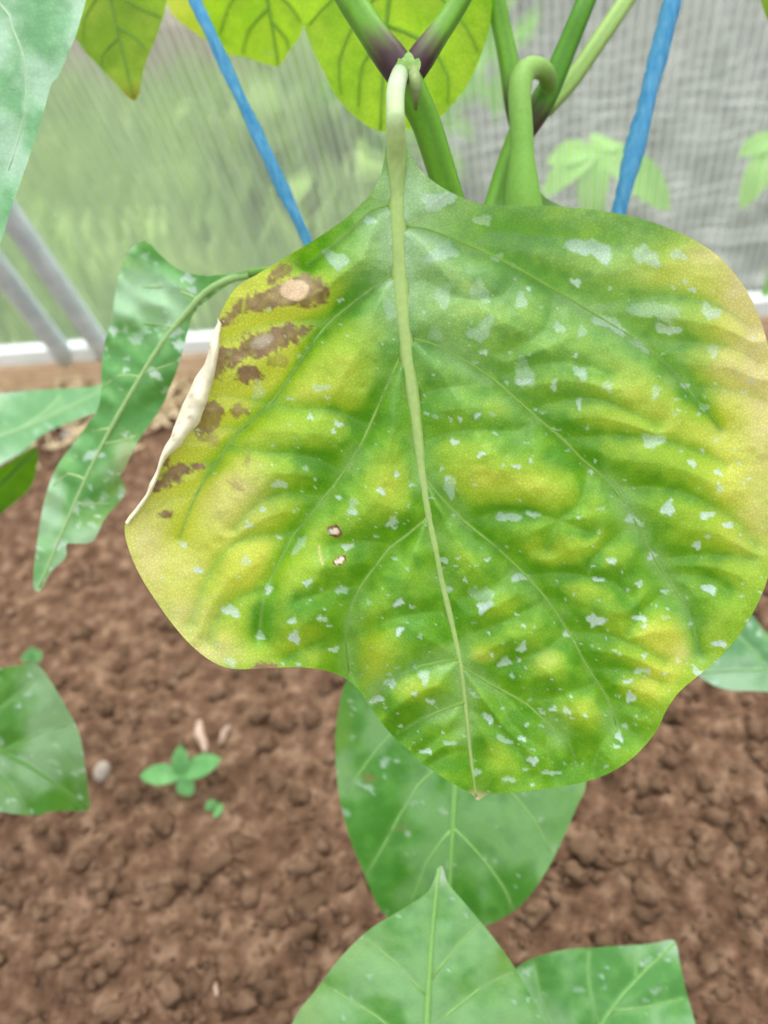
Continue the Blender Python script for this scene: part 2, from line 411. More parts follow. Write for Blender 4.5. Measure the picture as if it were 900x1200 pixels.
# ------------------------------------------------------------------ outside, seen through the sheet
def outside_ground():
    # lawn and grey ground meet along a line that runs away from the wall
    a = W0-WN0*0.02; V = []; s_mid = 0.42
    def q(s, t, z=0.0): p = W0+WX*s-WN0*t; return [p[0], p[1], z]
    def strip(name, sa, sb, sa2, sb2, mat, lab, cat, seed):
        ts = np.linspace(0.02, 8, 60)**1.0; us = np.linspace(0, 1, 40); V = []; Fc = []
        for t in ts:
            for u in us:
                k = t/8; s = (sa*(1-u)+sb*u)*(1-k)+(sa2*(1-u)+sb2*u)*k
                z = 0.05*(vnoise(np.array(s*3.0+60), np.array(t*3.0+60), seed)-0.5)
                V.append(q(s, t, float(z)))
        n = len(us)
        for i in range(len(ts)-1):
            for j in range(n-1): Fc.append((i*n+j, i*n+j+1, (i+1)*n+j+1, (i+1)*n+j))
        o = mesh_obj(name, V, Fc, mat); tag(o, lab, cat, kind='structure')
    strip('lawn_outside', -3, s_mid, -12, -0.2, M_LAWN, 'light green lawn outside beyond the hazy wall', 'lawn', 3)
    strip('ground_outside', s_mid, 4, -0.2, 10, M_GREY, 'dark grey bare ground outside beyond the hazy wall', 'ground', 5)
    rs = np.random.RandomState(3); Vs = []; Fs = []; n = 0
    for i in range(2600):
        s = rs.uniform(-1.7, 0.42); t = 0.06+rs.rand()**1.4*2.0
        b = np.array(q(s-0.15*t, t)); L = rs.uniform(0.05, 0.22); a = rs.uniform(0, 6.28); w = rs.uniform(0.004, 0.010)
        d = np.array([math.cos(a), math.sin(a), 0]); e = np.array([-d[1], d[0], 0])
        k = rs.uniform(0.2, 0.8)
        p1 = b+np.array([0, 0, L*0.6])+d*L*0.2*k; p2 = b+np.array([0, 0, L*0.9])+d*L*0.7*k
        Vs.append(np.array([b-e*w, b+e*w, p1+e*w*0.8, p1-e*w*0.8, p2])); Fs += [[n, n+1, n+2, n+3], [n+3, n+2, n+4]]; n += 5
    o = mesh_obj('grass_outside', np.concatenate(Vs), Fs, M_GRASS)
    tag(o, 'tall green grass outside beyond the hazy wall', 'grass', kind='stuff')
outside_ground()

def simple_blade(base, tip, width, normal, sag=0.12, nu=9, nv=6, fold=0.12):
    """one small pointed leaf as a curved sheet from base to tip"""
    base, tip, normal = map(lambda a: np.asarray(a, float), (base, tip, normal))
    ax = tip-base; L = np.linalg.norm(ax); sd = np.cross(ax, normal); sd /= np.linalg.norm(sd); nm = np.cross(sd, ax); nm /= np.linalg.norm(nm)
    V = []; Fc = []
    for i in range(nu):
        t = i/(nu-1); w = width/2*(math.sin(math.pi*min(t*0.92+0.05, 1.0))**0.8)
        if i == nu-1: w = width*0.01
        c = base+ax*t+nm*sag*L*math.sin(math.pi*t)
        for j in range(nv+1):
            u = 2*j/nv-1; V.append(c+sd*w*u+nm*fold*w*abs(u))
    for i in range(nu-1):
        for j in range(nv):
            k = i*(nv+1)+j; Fc.append((k, k+1, k+nv+2, k+nv+1))
    return V, Fc
def outdoor_weed(centre_px, off, leaves, label):
    s, h = wall_s(*centre_px)
    c = wall_pt(s, h, -off); dep = depth_of(c)
    g = c.copy(); g[2] = 0
    root = empty('outdoor_weed', g, label, 'weed', 'weeds outside the wall')
    v, f = tube([g, g*0.5+c*0.5+np.array([0.01, 0, 0]), c], [0.004, 0.0035, 0.003], 8)
    mesh_obj('stem', v, f, M_WEED, root)
    nrm = (CAM-c)/np.linalg.norm(CAM-c)
    for (tx, ty, wpx) in leaves:
        tip = P(tx, ty, dep+0.01)
        v, f = simple_blade(c, tip, wpx*dep/F_PX, nrm*0.6+np.array([0, 0, 0.6]))
        mesh_obj('leaf', v, f, M_WEED, root)
outdoor_weed((705, 218), 0.05, [(716, 162, 42), (765, 200, 30), (785, 246, 46), (640, 190, 34), (634, 232, 34), (690, 262, 36)], 'pale green star-shaped weed outside the wall, beside the blue twine')
outdoor_weed((930, 204), 0.05, [(864, 182, 30), (868, 246, 34), (980, 165, 34), (985, 250, 34), (884, 199, 11)], 'pale green weed outside the wall above the white rail')
def bush(px, py, off, size, label, seed):
    rs = np.random.RandomState(seed); s, h = wall_s(px, py); g = W0+WX*s-WN0*off; g[2] = 0
    root = empty('outdoor_bush', g, label, 'bush', 'bushes outside the wall')
    v, f = tube([g, g+np.array([0, 0, size*0.5])], [0.008, 0.004], 8); mesh_obj('stem', v, f, M_GRASS, root)
    Vs = []; Fs = []; n = 0
    for i in range(110):
        d = rs.randn(3); d /= np.linalg.norm(d); c = g+np.array([0, 0, size*0.55])+d*size*0.5*rs.rand()**0.4*np.array([1.2, 1.0, 0.9])
        c[2] = max(c[2], 0.02)
        a = rs.randn(3); a /= np.linalg.norm(a)
        v, f = simple_blade(c, c+a*size*0.25, size*0.13, rs.randn(3), nu=5, nv=2)
        Vs += v; Fs += [[x+n for x in t] for t in f]; n += len(v)
    o = mesh_obj('foliage', Vs, Fs, M_WEED if seed % 2 else M_GRASS, root); o['kind'] = 'stuff'
for k, (a, b, c, e, lab) in enumerate([(130, 170, 0.5, 0.30, 'green bush outside the wall behind the tip of a hanging leaf'), (330, 200, 0.8, 0.34, 'pale bush outside the wall behind the left blue twine'),
                                       (345, 330, 0.22, 0.13, 'low leafy bush outside the wall above the drooping leaf')]):
    bush(a, b, c, e, lab, k)
# pale building far outside at the left, only vaguely seen
b0 = ray_to_z(-60, 40, 0.0); b1 = ray_to_z(215, 80, 0.0)
vx = b1-b0; vx /= np.linalg.norm(vx)
bx = [b0-vx*2, b1+vx*0.1]; away = np.array([-vx[1], vx[0], 0]); away = away if away[1] > 0 else -away
Vh = [p+away*t+np.array([0, 0, z]) for p in bx for t in (0, 2.0) for z in (-0.1, 2.2)]
hr = empty('outbuilding', Vh[0]*0.5+Vh[4]*0.5, 'pale pinkish shed far outside beyond the lawn', 'building')
mesh_obj('wall', Vh, [(0, 1, 5, 4), (2, 6, 7, 3), (0, 2, 3, 1), (4, 5, 7, 6), (1, 3, 7, 5), (0, 4, 6, 2)], M_PALE, hr, smooth_=False)
zt = np.array([0, 0, 2.2]); A0 = bx[0]*1.0; A1 = bx[1]*1.0; A0[2] = A1[2] = 0
rf = [A0-vx*.2-away*.2+zt, A1+vx*.2-away*.2+zt, A1+vx*.2+away*2.2+zt, A0-vx*.2+away*2.2+zt, A0-vx*.2+away+zt*1.35, A1+vx*.2+away+zt*1.35]
mesh_obj('roof', rf, [(0, 1, 5, 4), (2, 3, 4, 5), (0, 4, 3), (1, 2, 5), (0, 3, 2, 1)], M_ROOF, hr, smooth_=False)
pl = [p+away*t+np.array([0, 0, z]) for p in (A0-vx*.04, A1+vx*.04) for t in (-0.04, 2.04) for z in (-0.1, 0.18)]
mesh_obj('plinth', pl, [(0, 1, 5, 4), (2, 6, 7, 3), (0, 2, 3, 1), (4, 5, 7, 6), (1, 3, 7, 5), (0, 4, 6, 2)], M_ROOF, hr, smooth_=False)

# ------------------------------------------------------------------ leaves
GREEN_HI = lin((128, 182, 34)); GREEN_LO = lin((90, 154, 22))
YEL = lin((204, 214, 74)); TAN = lin((224, 210, 150)); RES_SHEEN = lin((206, 230, 220))
def ellipse_mask(X, Y, x, y, rx, ry, ang=0.0, seed=0, rag=0.35):
    a = math.radians(ang); dx = X-x; dy = Y-y
    u = (dx*math.cos(a)+dy*math.sin(a))/rx; v = (-dx*math.sin(a)+dy*math.cos(a))/ry
    return np.sqrt(u*u+v*v)
def spots_layer(X, Y, spots, nz):
    m = np.zeros(len(X))
    for s in spots:
        x, y, rx, ry, al = s[:5]; an = s[5] if len(s) > 5 else 0
        R = max(rx, ry)*1.6
        k = np.where((np.abs(X-x) < R) & (np.abs(Y-y) < R))[0]
        if len(k) == 0: continue
        th = np.arctan2(Y[k]-y, X[k]-x); h1 = (x*12.9898+y*78.233) % 6.28; h2 = (x*39.3+y*11.1) % 6.28
        d = ellipse_mask(X[k], Y[k], x, y, rx, ry, an)*(1+0.20*np.sin(2*th+h1)+0.20*np.sin(3*th+h2)+0.10*np.sin(5*th+h1+h2))+0.4*(nz[k]-0.5)
        # dried drop: sharp lower rim, fading towards the top
        edge = 1-smooth(d, 0.82, 1.08)
        m[k] = np.maximum(m[k], al*edge*(0.72+0.28*smooth((Y[k]-y)/ry, -1, 0.6)))
    return m

class Leaf:
    def __init__(self, outline, depth, midrib, veins=(), tert=(), step=4.0, bulge=(0.0022, 34.0), tb=(0.0009, 15.0), cup=None, seed=1, noise_amp=0.0005, rib=None):
        self.rib = rib
        self.out = catmull(outline, 6, True); self.depth = depth; self.seed = seed
        self.mid = catmull(midrib, 5); self.veins = [catmull(v, 4) for v in veins]; self.tert = [catmull(v, 3) for v in tert]
        self.step = step; self.bulge = bulge; self.tb = tb; self.cup = cup; self.na = noise_amp
    def fields(self, X, Y):
        dm = seg_dist(X, Y, self.mid)
        dv = dm.copy()
        for v in self.veins: dv = np.minimum(dv, seg_dist(X, Y, v))
        dt = np.full(len(X), 1e3)
        for v in self.tert: dt = np.minimum(dt, seg_dist(X, Y, v, 60.0))
        return dm, dv, dt
    def relief(self, X, Y, f=None):
        dm, dv, dt = f if f is not None else self.fields(X, Y)
        hw = np.interp(Y, self.rib[0], self.rib[1]) if self.rib else 3.0
        dr = np.minimum(np.maximum(dm-hw, 0), np.where(dv < dm, dv, 1e3))
        h = self.bulge[0]*(1-np.exp(-(dr/self.bulge[1])**1.15))
        if self.tert: h = h+self.tb[0]*(1-np.exp(-(dt/self.tb[1])**1.3))*(1-np.exp(-dv/12.0))
        h = h+self.na*(fbm(X/26+40, Y/26+40, self.seed+50, 3)-0.5)*2
        if self.cup is not None: h = h+self.cup(X, Y)
        return h
    def surf(self, X, Y, lift=0.0, f=None):
        X = np.asarray(X, float); Y = np.asarray(Y, float)
        return P(X, Y, self.depth(X, Y)-self.relief(X, Y, f)-lift)
    def grid(self):
        s = self.step; lo = self.out.min(0)-s; hi = self.out.max(0)+s
        xs = np.arange(lo[0], hi[0]+s, s); ys = np.arange(lo[1], hi[1]+s, s)
        GX, GY = np.meshgrid(xs, ys)
        c = inside(GX[:-1, :-1]+s/2, GY[:-1, :-1]+s/2, self.out)
        idx = np.arange(GX.size).reshape(GX.shape)
        q = np.stack([idx[:-1, :-1], idx[1:, :-1], idx[1:, 1:], idx[:-1, 1:]], -1)[c]
        cnt = np.bincount(q.ravel(), minlength=GX.size)
        used = np.where(cnt > 0)[0]; re = np.full(GX.size, -1); re[used] = np.arange(len(used))
        X = GX.ravel()[used].copy(); Y = GY.ravel()[used].copy(); b = np.where(cnt[used] < 4)[0]
        n = nearest_on(X[b], Y[b], self.out); X[b] = n[:, 0]; Y[b] = n[:, 1]
        return X, Y, re[q]
    def vein_tube(self, poly, r_px, lift=0.0, sides=8, n=2):
        pts = poly[::n] if len(poly) > 2*n else poly
        if not np.allclose(pts[-1], poly[-1]): pts = np.vstack([pts, poly[-1]])
        d = self.depth(pts[:, 0], pts[:, 1])
        W = self.surf(pts[:, 0], pts[:, 1], 0.0)
        r = np.interp(np.linspace(0, 1, len(pts)), np.linspace(0, 1, len(r_px)), r_px)*d/F_PX
        vd = (CAM-W.mean(0)); vd /= np.linalg.norm(vd)
        W = W+vd*(r*0.18)[:, None]+vd*lift
        return tube(W, r, sides, flat=(vd, 0.55))

def const_col(n, c): return np.tile(np.array([*c, 1.0]), (n, 1))
def along_col(path_n, sides, stops):
    t = np.linspace(0, 1, path_n); C = np.stack([np.interp(t, [s[0] for s in stops], [s[1][k] for s in stops]) for k in range(3)], 1)
    C = np.repeat(C, sides, 0); return np.hstack([C, np.ones((len(C), 1))])

# ---- the main, yellowing leaf
ML_OUT = [(464, 156), (473, 164), (479, 176), (486, 190), (502, 208), (530, 226), (565, 239), (610, 241), (655, 242), (705, 247), (750, 256), (790, 270), (822, 286), (846, 304),
          (868, 330), (884, 358), (896, 390), (905, 430), (911, 490), (913, 560), (909, 630), (899, 680), (878, 726), (850, 764), (822, 789), (797, 810), (781, 832),
          (769, 857), (744, 886), (714, 906), (682, 917), (640, 924), (600, 929), (572, 931), (560, 938), (552, 930), (522, 913), (490, 890), (460, 862), (436, 832), (420, 808),
          (402, 794), (382, 786), (350, 782), (312, 783), (275, 784), (250, 776), (226, 758), (205, 735), (184, 706), (165, 676), (152, 647), (146, 622), (150, 606),
          (165, 590), (178, 568), (190, 540), (204, 515), (224, 500), (236, 480), (243, 455), (251, 422), (254, 390), (259, 366), (276, 338), (302, 321), (332, 303), (370, 280), (402, 258),
          (426, 236), (440, 218), (448, 198), (451, 178), (455, 164)]
ML_MID = [(465, 196), (466, 260), (469, 330), (475, 400), (484, 465), (491, 525), (498, 580), (508, 632), (518, 682), (530, 732), (540, 780), (546, 830), (551, 880), (558, 934)]
ML_VEINS = [
    [(474, 266), (500, 269), (539, 283), (583, 302), (639, 333), (683, 360), (739, 394), (778, 424), (805, 455), (844, 502)],
    [(478, 396), (505, 402), (539, 419), (578, 444), (622, 483), (661, 516), (683, 539), (717, 569), (744, 611), (767, 655), (789, 689), (811, 728), (818, 765)],
    [(496, 556), (503, 566), (517, 583), (544, 611), (572, 633), (606, 664), (639, 700), (667, 742), (689, 783), (711, 817), (722, 850)],
    [(539, 776), (545, 783), (578, 803), (617, 825), (644, 850), (667, 872), (674, 892)],
    [(466, 232), (455, 241), (433, 249), (400, 280), (383, 293), (360, 310)],
    [(467, 312), (458, 322), (430, 342), (393, 372), (370, 397), (343, 437), (317, 473), (283, 503), (253, 543), (230, 580), (210, 630)],
    [(474, 405), (468, 420), (453, 453), (433, 500), (423, 520), (403, 553), (380, 583), (347, 623), (330, 653), (310, 697), (304, 745)],
    [(503, 604), (477, 627), (457, 642), (437, 667), (423, 687), (410, 717), (405, 752), (409, 788)],
    [(537, 772), (489, 781), (455, 800), (436, 822)],
    [(544, 822), (500, 839), (467, 858)],
]
ML_TERT = [
    [(555, 290), (561, 283), (572, 274), (611, 274), (667, 280), (720, 288)], [(686, 361), (733, 352), (789, 347), (844, 360), (880, 382)],
    [(719, 570), (778, 572), (822, 586), (861, 611), (885, 640)], [(780, 673), (822, 675), (850, 690)], [(670, 742), (711, 744), (744, 756), (780, 775)],
    [(617, 675), (661, 672), (711, 681), (740, 700)], [(393, 372), (363, 376), (330, 377), (297, 385), (270, 398)], [(380, 583), (333, 578), (300, 592), (275, 620)],
    [(345, 624), (300, 628), (265, 645), (238, 690), (225, 730)], [(457, 640), (440, 635), (413, 635), (385, 640)], [(525, 717), (472, 722), (430, 740)],
    [(317, 690), (280, 700), (255, 725), (245, 752)], [(423, 688), (390, 690), (350, 705)], [(408, 755), (370, 755), (335, 772)],
    [(580, 445), (620, 430), (670, 425), (715, 440)], [(620, 482), (660, 470), (710, 470), (770, 500)], [(660, 515), (720, 510), (790, 520), (850, 545)],
    [(545, 612), (590, 600), (640, 605), (690, 625)], [(690, 545), (680, 590), (655, 610), (640, 640)], [(605, 664), (575, 690), (545, 700)], [(640, 702), (600, 725), (560, 740)], [(668, 742), (630, 765), (590, 778)],
    [(690, 785), (735, 785), (775, 800)], [(711, 818), (750, 830)], [(700, 800), (660, 815), (620, 822)], [(744, 612), (700, 650), (690, 670)], [(768, 656), (830, 650), (880, 655)], [(790, 690), (760, 710), (735, 745)],
    [(805, 456), (850, 455), (900, 470)], [(740, 395), (790, 400), (850, 405), (890, 425)], [(610, 318), (590, 345), (545, 350), (500, 330)], [(650, 340), (640, 385), (600, 410)],
    [(484, 465), (520, 455), (570, 450)], [(491, 520), (540, 505), (600, 505), (630, 495)], [(432, 500), (390, 480), (350, 480), (320, 475)], [(403, 553), (360, 535), (310, 530), (270, 525)],
    [(318, 473), (280, 465), (250, 462)], [(283, 503), (255, 500), (235, 505)], [(253, 543), (220, 545), (190, 556)], [(232, 578), (200, 585), (170, 600)], [(547, 830), (580, 850), (610, 885), (620, 910)], [(551, 880), (525, 885), (505, 895)], [(549, 850), (520, 862), (490, 885)],
    [(644, 850), (640, 880), (650, 910)], [(578, 803), (600, 850), (640, 880)], [(722, 845), (745, 860)], [(722, 848), (700, 880), (695, 905)]]
_mlp = plane_depth((465, 220, 0.200), (860, 480, 0.204), (556, 930, 0.217))
def ml_cup(X, Y):
    u = (X-500)/400.0; v = (Y-560)/380.0
    e = -0.010*np.clip(np.abs(u)-0.35, 0, None)**2*2.2                    # margins fall back
    e = e-0.006*np.clip(v-0.45, 0, None)**1.5                           # tip dips away
    e = e-0.008*np.exp(-((X-418)/26)**2-((Y-800)/70)**2)                # fold at the notch
    e = e+0.0035*np.exp(-((X-330)/60)**2-((Y-700)/60)**2)+0.004*np.exp(-((X-470)/45)**2-((Y-800)/55)**2)
    e = e+0.0022*np.sin((Y+0.6*X)/47.0)*smooth(v, -0.2, 0.5)*smooth(np.abs(X-530), 10, 120)*0.5
    return e
main_leaf = Leaf(ML_OUT, _mlp, ML_MID, ML_VEINS, ML_TERT, step=1.9, bulge=(0.0056, 46.0), tb=(0.0028, 18.0), cup=ml_cup, seed=5, noise_amp=0.0007, rib=([150, 260, 400, 560, 750, 930], [12, 12, 8, 5.5, 4, 2]))
SPOTS = [(511, 236, 20, 13, .6, 10), (519, 294, 20, 13, .38), (567, 258, 10, 8, .4), (694, 291, 26, 13, .68, 8), (756, 299, 17, 13, .5), (794, 298, 9, 8, .5), (675, 331, 6, 6, .85), (519, 347, 13, 13, .3),
    (561, 341, 15, 13, .3), (611, 353, 9, 9, .4), (564, 388, 18, 12, .4, -20), (567, 413, 5, 4, .9), (655, 384, 7, 7, .4), (682, 388, 7, 7, .4), (714, 378, 25, 8, .62, 32), (750, 405, 12, 4, .4, 30), (783, 387, 15, 7, .72),
    (833, 366, 14, 9, .6), (767, 363, 34, 11, .3), (811, 339, 5, 3, .85), (614, 438, 14, 17, .35), (613, 448, 9, 5, .88), (681, 437, 9, 8, .5), (649, 452, 4, 7, .6), (678, 472, 4, 7, .6), (711, 452, 7, 7, .4), (539, 491, 3, 4, .85),
    (559, 487, 4, 4, .85), (803, 452, 6, 4, .6), (825, 477, 6, 6, .4), (769, 458, 6, 8, .4), (836, 411, 9, 7, .4), (583, 302, 8, 5, .4), (433, 258, 7, 6, .7), (458, 363, 10, 12, .3), (510, 392, 12, 9, .25),
    (532, 518, 7, 4, .85), (564, 532, 5, 4, .88), (606, 547, 6, 3, .8), (527, 571, 9, 11, .5), (764, 517, 12, 11, .5), (592, 606, 14, 6, .5), (625, 603, 8, 4, .6), (783, 596, 11, 8, .82), (827, 604, 8, 6, .82), (854, 615, 6, 5, .8),
    (817, 639, 7, 5, .8), (740, 608, 8, 6, .7, 40), (764, 651, 6, 5, .8), (717, 657, 6, 5, .75), (608, 676, 9, 6, .7), (567, 711, 11, 7, .92), (567, 697, 14, 12, .3), (468, 706, 7, 5, .92), (468, 739, 6, 5, .92), (460, 611, 7, 7, .6),
    (519, 656, 7, 4, .7), (697, 727, 18, 7, .92, 5), (751, 724, 9, 4, .85), (832, 690, 9, 7, .88), (749, 684, 6, 4, .75), (701, 679, 7, 3, .8), (612, 759, 7, 6, .7), (592, 775, 9, 6, .6), (497, 792, 9, 8, .6), (458, 800, 11, 5, .75),
    (442, 819, 8, 5, .85), (486, 813, 5, 3, .8), (505, 822, 5, 4, .85), (573, 842, 8, 5, .92, 40), (592, 868, 10, 4, .5, 20), (611, 865, 5, 4, .85), (625, 891, 9, 5, .85), (646, 906, 11, 3, .6), (596, 913, 10, 4, .5), (739, 817, 8, 6, .92),
    (725, 863, 6, 6, .88), (722, 875, 4, 3, .8), (844, 754, 8, 5, .92), (818, 788, 7, 5, .85), (750, 786, 9, 4, .7), (500, 880, 7, 4, .85), (530, 871, 8, 3, .6), (559, 905, 7, 4, .75), (664, 833, 5, 5, .75), (736, 799, 6, 3, .85), (664, 743, 7, 4, .8),
    (811, 542, 6, 5, .8), (841, 553, 5, 5, .75), (844, 572, 5, 6, .6), (414, 600, 5, 4, .75), (232, 668, 7, 4, .85), (216, 639, 5, 3, .85), (270, 715, 10, 8, .75), (345, 747, 9, 7, .88), (305, 745, 5, 8, .6), (315, 690, 6, 6, .75), (270, 776, 8, 6, .5),
    (392, 761, 7, 4, .85), (377, 725, 8, 4, .7), (360, 683, 7, 4, .85), (400, 691, 11, 5, .5, -20), (407, 641, 10, 4, .7), (288, 657, 8, 6, .4), (352, 637, 5, 21, .35, 38), (415, 601, 5, 3, .88), (308, 597, 5, 3, .75), (293, 616, 5, 3, .6),
    (343, 727, 6, 4, .7), (327, 630, 4, 3, .7), (397, 497, 6, 4, .85), (327, 567, 8, 6, .6), (375, 455, 9, 6, .4), (303, 458, 10, 10, .3), (395, 305, 15, 12, .5), (413, 592, 6, 12, .3), (465, 556, 4, 4, .9), (446, 575, 5, 5, .9), (524, 560, 4, 4, .8), (525, 690, 6, 5, .7), (545, 680, 4, 3, .8)]
def main_pigment(X, Y, fl):
    dm, dv, dt = fl; rs = np.random.RandomState(77)
    n1 = fbm(X/60+10, Y/60+10, 101, 4); n2 = fbm(X/14+30, Y/14+30, 111, 3); n3 = fbm(X/5+7, Y/5+3, 121, 3)
    g = smooth(n1*0.6+n2*0.4, 0.3, 0.7)[:, None]
    C = GREEN_LO*(1-g)+GREEN_HI*g
    def blobs(L):
        m = np.zeros(len(X))
        for x, y, sx, sy, a in L: m = m+a*np.exp(-((X-x)/sx)**2-((Y-y)/sy)**2)
        return m
    y = blobs([(285, 365, 85, 70, 1.0), (240, 480, 80, 70, 1.0), (215, 580, 75, 80, 1.0), (190, 670, 60, 70, .9), (250, 740, 60, 50, .7), (330, 430, 70, 60, .5), (410, 460, 40, 60, .45), (320, 620, 70, 60, .5), (290, 680, 50, 40, .5),
               (360, 760, 50, 25, .5), (370, 350, 45, 30, .5), (820, 310, 60, 40, .7), (880, 400, 60, 90, .9), (880, 520, 60, 90, .85), (790, 500, 70, 40, .55), (730, 470, 50, 40, .55), (870, 620, 50, 60, .6), (770, 320, 35, 20, .4),
               (565, 768, 24, 14, .6), (640, 770, 26, 20, .6), (735, 742, 40, 22, .5), (440, 765, 26, 45, .5), (800, 755, 50, 35, .75), (690, 690, 40, 18, .4), (760, 800, 35, 30, .7), (690, 830, 40, 25, .5), (480, 800, 30, 22, .6), (600, 720, 30, 25, .3),
               (640, 650, 40, 20, .45), (560, 560, 40, 30, .35), (460, 570, 30, 35, .5), (600, 560, 60, 22, .45), (540, 650, 20, 20, .2), (640, 580, 60, 25, .4), (700, 640, 50, 20, .4), (480, 860, 20, 15, .4), (590, 880, 40, 25, .35), (520, 520, 26, 24, .35), (600, 470, 30, 24, .4), (560, 350, 40, 20, .3), (650, 310, 50, 15, .25)])
    y = (y+0.14*smooth(np.minimum(dv, dt*1.6), 4, 26))*(0.55+0.9*n1)+0.14*(n2-0.5)
    gr = np.exp(-dv/13.0)*0.75+np.exp(-dt/8.0)*0.35
    y = np.clip(y*1.0-gr*(0.9-0.35*smooth(y, 0.8, 1.3)), 0, 1)[:, None]
    lm = smooth(y, 0.0, 0.5); ym = smooth(y, 0.4, 1.0)
    C = C*(1-lm)+lin((158, 194, 44))*lm; C = C*(1-ym)+YEL*ym
    # bleached tan margin
    t = blobs([(866, 335, 26, 40, .9), (895, 400, 30, 60, .9), (905, 500, 35, 70, .6), (830, 298, 22, 14, .6), (890, 600, 25, 50, .35), (172, 640, 26, 60, .7), (210, 725, 40, 30, .55), (250, 765, 40, 18, .5), (265, 590, 40, 35, .45), (290, 560, 25, 25, .3), (850, 430, 30, 30, .4), (800, 765, 22, 12, .35), (570, 770, 14, 7, .2), (640, 772, 14, 12, .2), (215, 660, 25, 20, .4)])
    t = np.clip(t*(0.5+0.9*n2)-0.35*np.exp(-dv/10), 0, 0.85)[:, None]
    C = C*(1-t)+TAN*t
    # veins a little paler than the lamina beside them
    v = (0.55*np.exp(-(dv/2.6)**2)+0.22*np.exp(-(dt/1.8)**2))[:, None]
    C = C*(1-v)+lin((142, 186, 84))*v
    # necrotic brown patches with ragged rims
    def poly_m(pts, rag=10.0, soft=3.5):
        pl = catmull(pts, 4, True); R = 26
        k = np.where((X > pl[:, 0].min()-R) & (X < pl[:, 0].max()+R) & (Y > pl[:, 1].min()-R) & (Y < pl[:, 1].max()+R))[0]
        m = np.zeros(len(X)); ins = inside(X[k], Y[k], pl); d = seg_dist(X[k], Y[k], np.vstack([pl, pl[:1]]))
        sdist = 2.5+np.where(ins, d, -d)+rag*((n2[k]-0.5)*1.0+(n3[k]-0.5)*1.5)
        m[k] = smooth(sdist, -soft*0.5, soft); return m
    B = np.zeros(len(X))
    for pts, al in [([(315, 330), (323, 317), (343, 310), (340, 320), (322, 331)], .75), ([(257, 381), (270, 363), (287, 352), (317, 341), (337, 333), (360, 322), (377, 333), (385, 350), (360, 359), (330, 357), (295, 364), (275, 372)], .85),
                    ([(252, 442), (252, 417), (273, 405), (297, 393), (330, 384), (360, 381), (368, 387), (345, 400), (317, 411), (305, 418), (280, 423), (262, 436)], .88), ([(277, 438), (292, 428), (308, 442), (290, 446)], .95),
                    ([(228, 502), (240, 473), (262, 478), (258, 493), (243, 506)], .8), ([(268, 481), (278, 478), (290, 482), (278, 487)], .7), ([(178, 576), (190, 554), (210, 548), (236, 548), (214, 559), (192, 570)], .9), ([(183, 607), (193, 600), (205, 597), (200, 604)], .85),
                    ([(188, 545), (198, 533), (200, 540)], .8), ([(270, 572), (277, 564), (284, 567), (278, 573)], .45), ([(285, 540), (290, 536), (292, 543)], .5), ([(300, 783), (310, 779), (321, 780), (313, 784)], .9), ([(232, 512), (245, 508), (255, 515), (244, 517)], .5), ([(310, 425), (322, 420), (335, 424), (322, 428)], .4)]:
        B = np.maximum(B, al*poly_m(pts))
    B = B*(1-0.75*np.exp(-(seg_dist(X, Y, np.array([(287, 345), (283, 380)]))/2)**2))*(0.75+0.5*n3)
    B = np.clip(B, 0, 0.95)[:, None]
    bc = lin((104, 68, 36))*(1-n2[:, None])+lin((172, 140, 112))*n2[:, None]
    C = C*(1-B)+bc*B
    cr = smooth(1.05-ellipse_mask(X, Y, 344, 340, 19, 13, -10)-0.5*(n2-0.5), 0, 0.2)[:, None]
    C = C*(1-cr)+lin((226, 196, 160))*cr
    gy = (0.55*smooth(1.0-ellipse_mask(X, Y, 308, 400, 16, 9, -25)-0.6*(n2-0.5), 0, 0.4))[:, None]
    C = C*(1-gy)+lin((190, 180, 165))*gy
    # two small torn lesions with pale dead tissue
    for (x, y0, rx, ry, a) in [(392, 622, 9, 7, 30), (398, 657, 8, 5, -30)]:
        d = ellipse_mask(X, Y, x, y0, rx, ry, a)+0.7*(n3-0.5)
        m = smooth(1.05-d, 0, 0.2)[:, None]; C = C*(1-m)+lin((120, 66, 30))*m
        m = smooth(0.62-d+0.5*(n2-0.5), 0, 0.15)[:, None]; C = C*(1-m)+lin((240, 224, 205))*m
    m = (0.7*np.exp(-(seg_dist(X, Y, np.array([(374, 640), (375, 652), (378, 661)]))/1.3)**2))[:, None]; C = C*(1-m)+lin((226, 208, 140))*m
    tip = smooth(Y-0.25*np.abs(X-557), 922, 932)[:, None]*0.7; C = C*(1-tip)+lin((224, 206, 170))*tip
    # dried spray residue, drop by drop; faint upper patches are painted sheen
    sp = [(a[0], a[1], a[2]*0.88, a[3]*0.86, *a[4:]) for a in SPOTS]
    for i in range(620):
        x = rs.uniform(160, 900); y0 = 300+rs.rand()**0.75*630
        if x < 330 and rs.rand() < 0.6: continue
        r = 0.8+1.9*rs.rand()**3; sp.append((x, y0, r*rs.uniform(0.9, 1.8), r, rs.uniform(0.3, 0.85)))
    R = spots_layer(X, Y, sp, n3)
    # pale film in the vein valleys; along the midrib and upper blade, painted sheen
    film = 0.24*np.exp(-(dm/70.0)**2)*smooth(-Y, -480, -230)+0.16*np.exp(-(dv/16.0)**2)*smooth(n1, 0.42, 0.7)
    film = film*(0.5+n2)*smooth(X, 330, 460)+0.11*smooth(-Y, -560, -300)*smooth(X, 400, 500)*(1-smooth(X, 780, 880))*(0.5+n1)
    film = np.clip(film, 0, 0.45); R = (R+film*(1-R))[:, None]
    C = C*(1-R)+RES_SHEEN*R
    return np.hstack([C, np.ones((len(C), 1))])

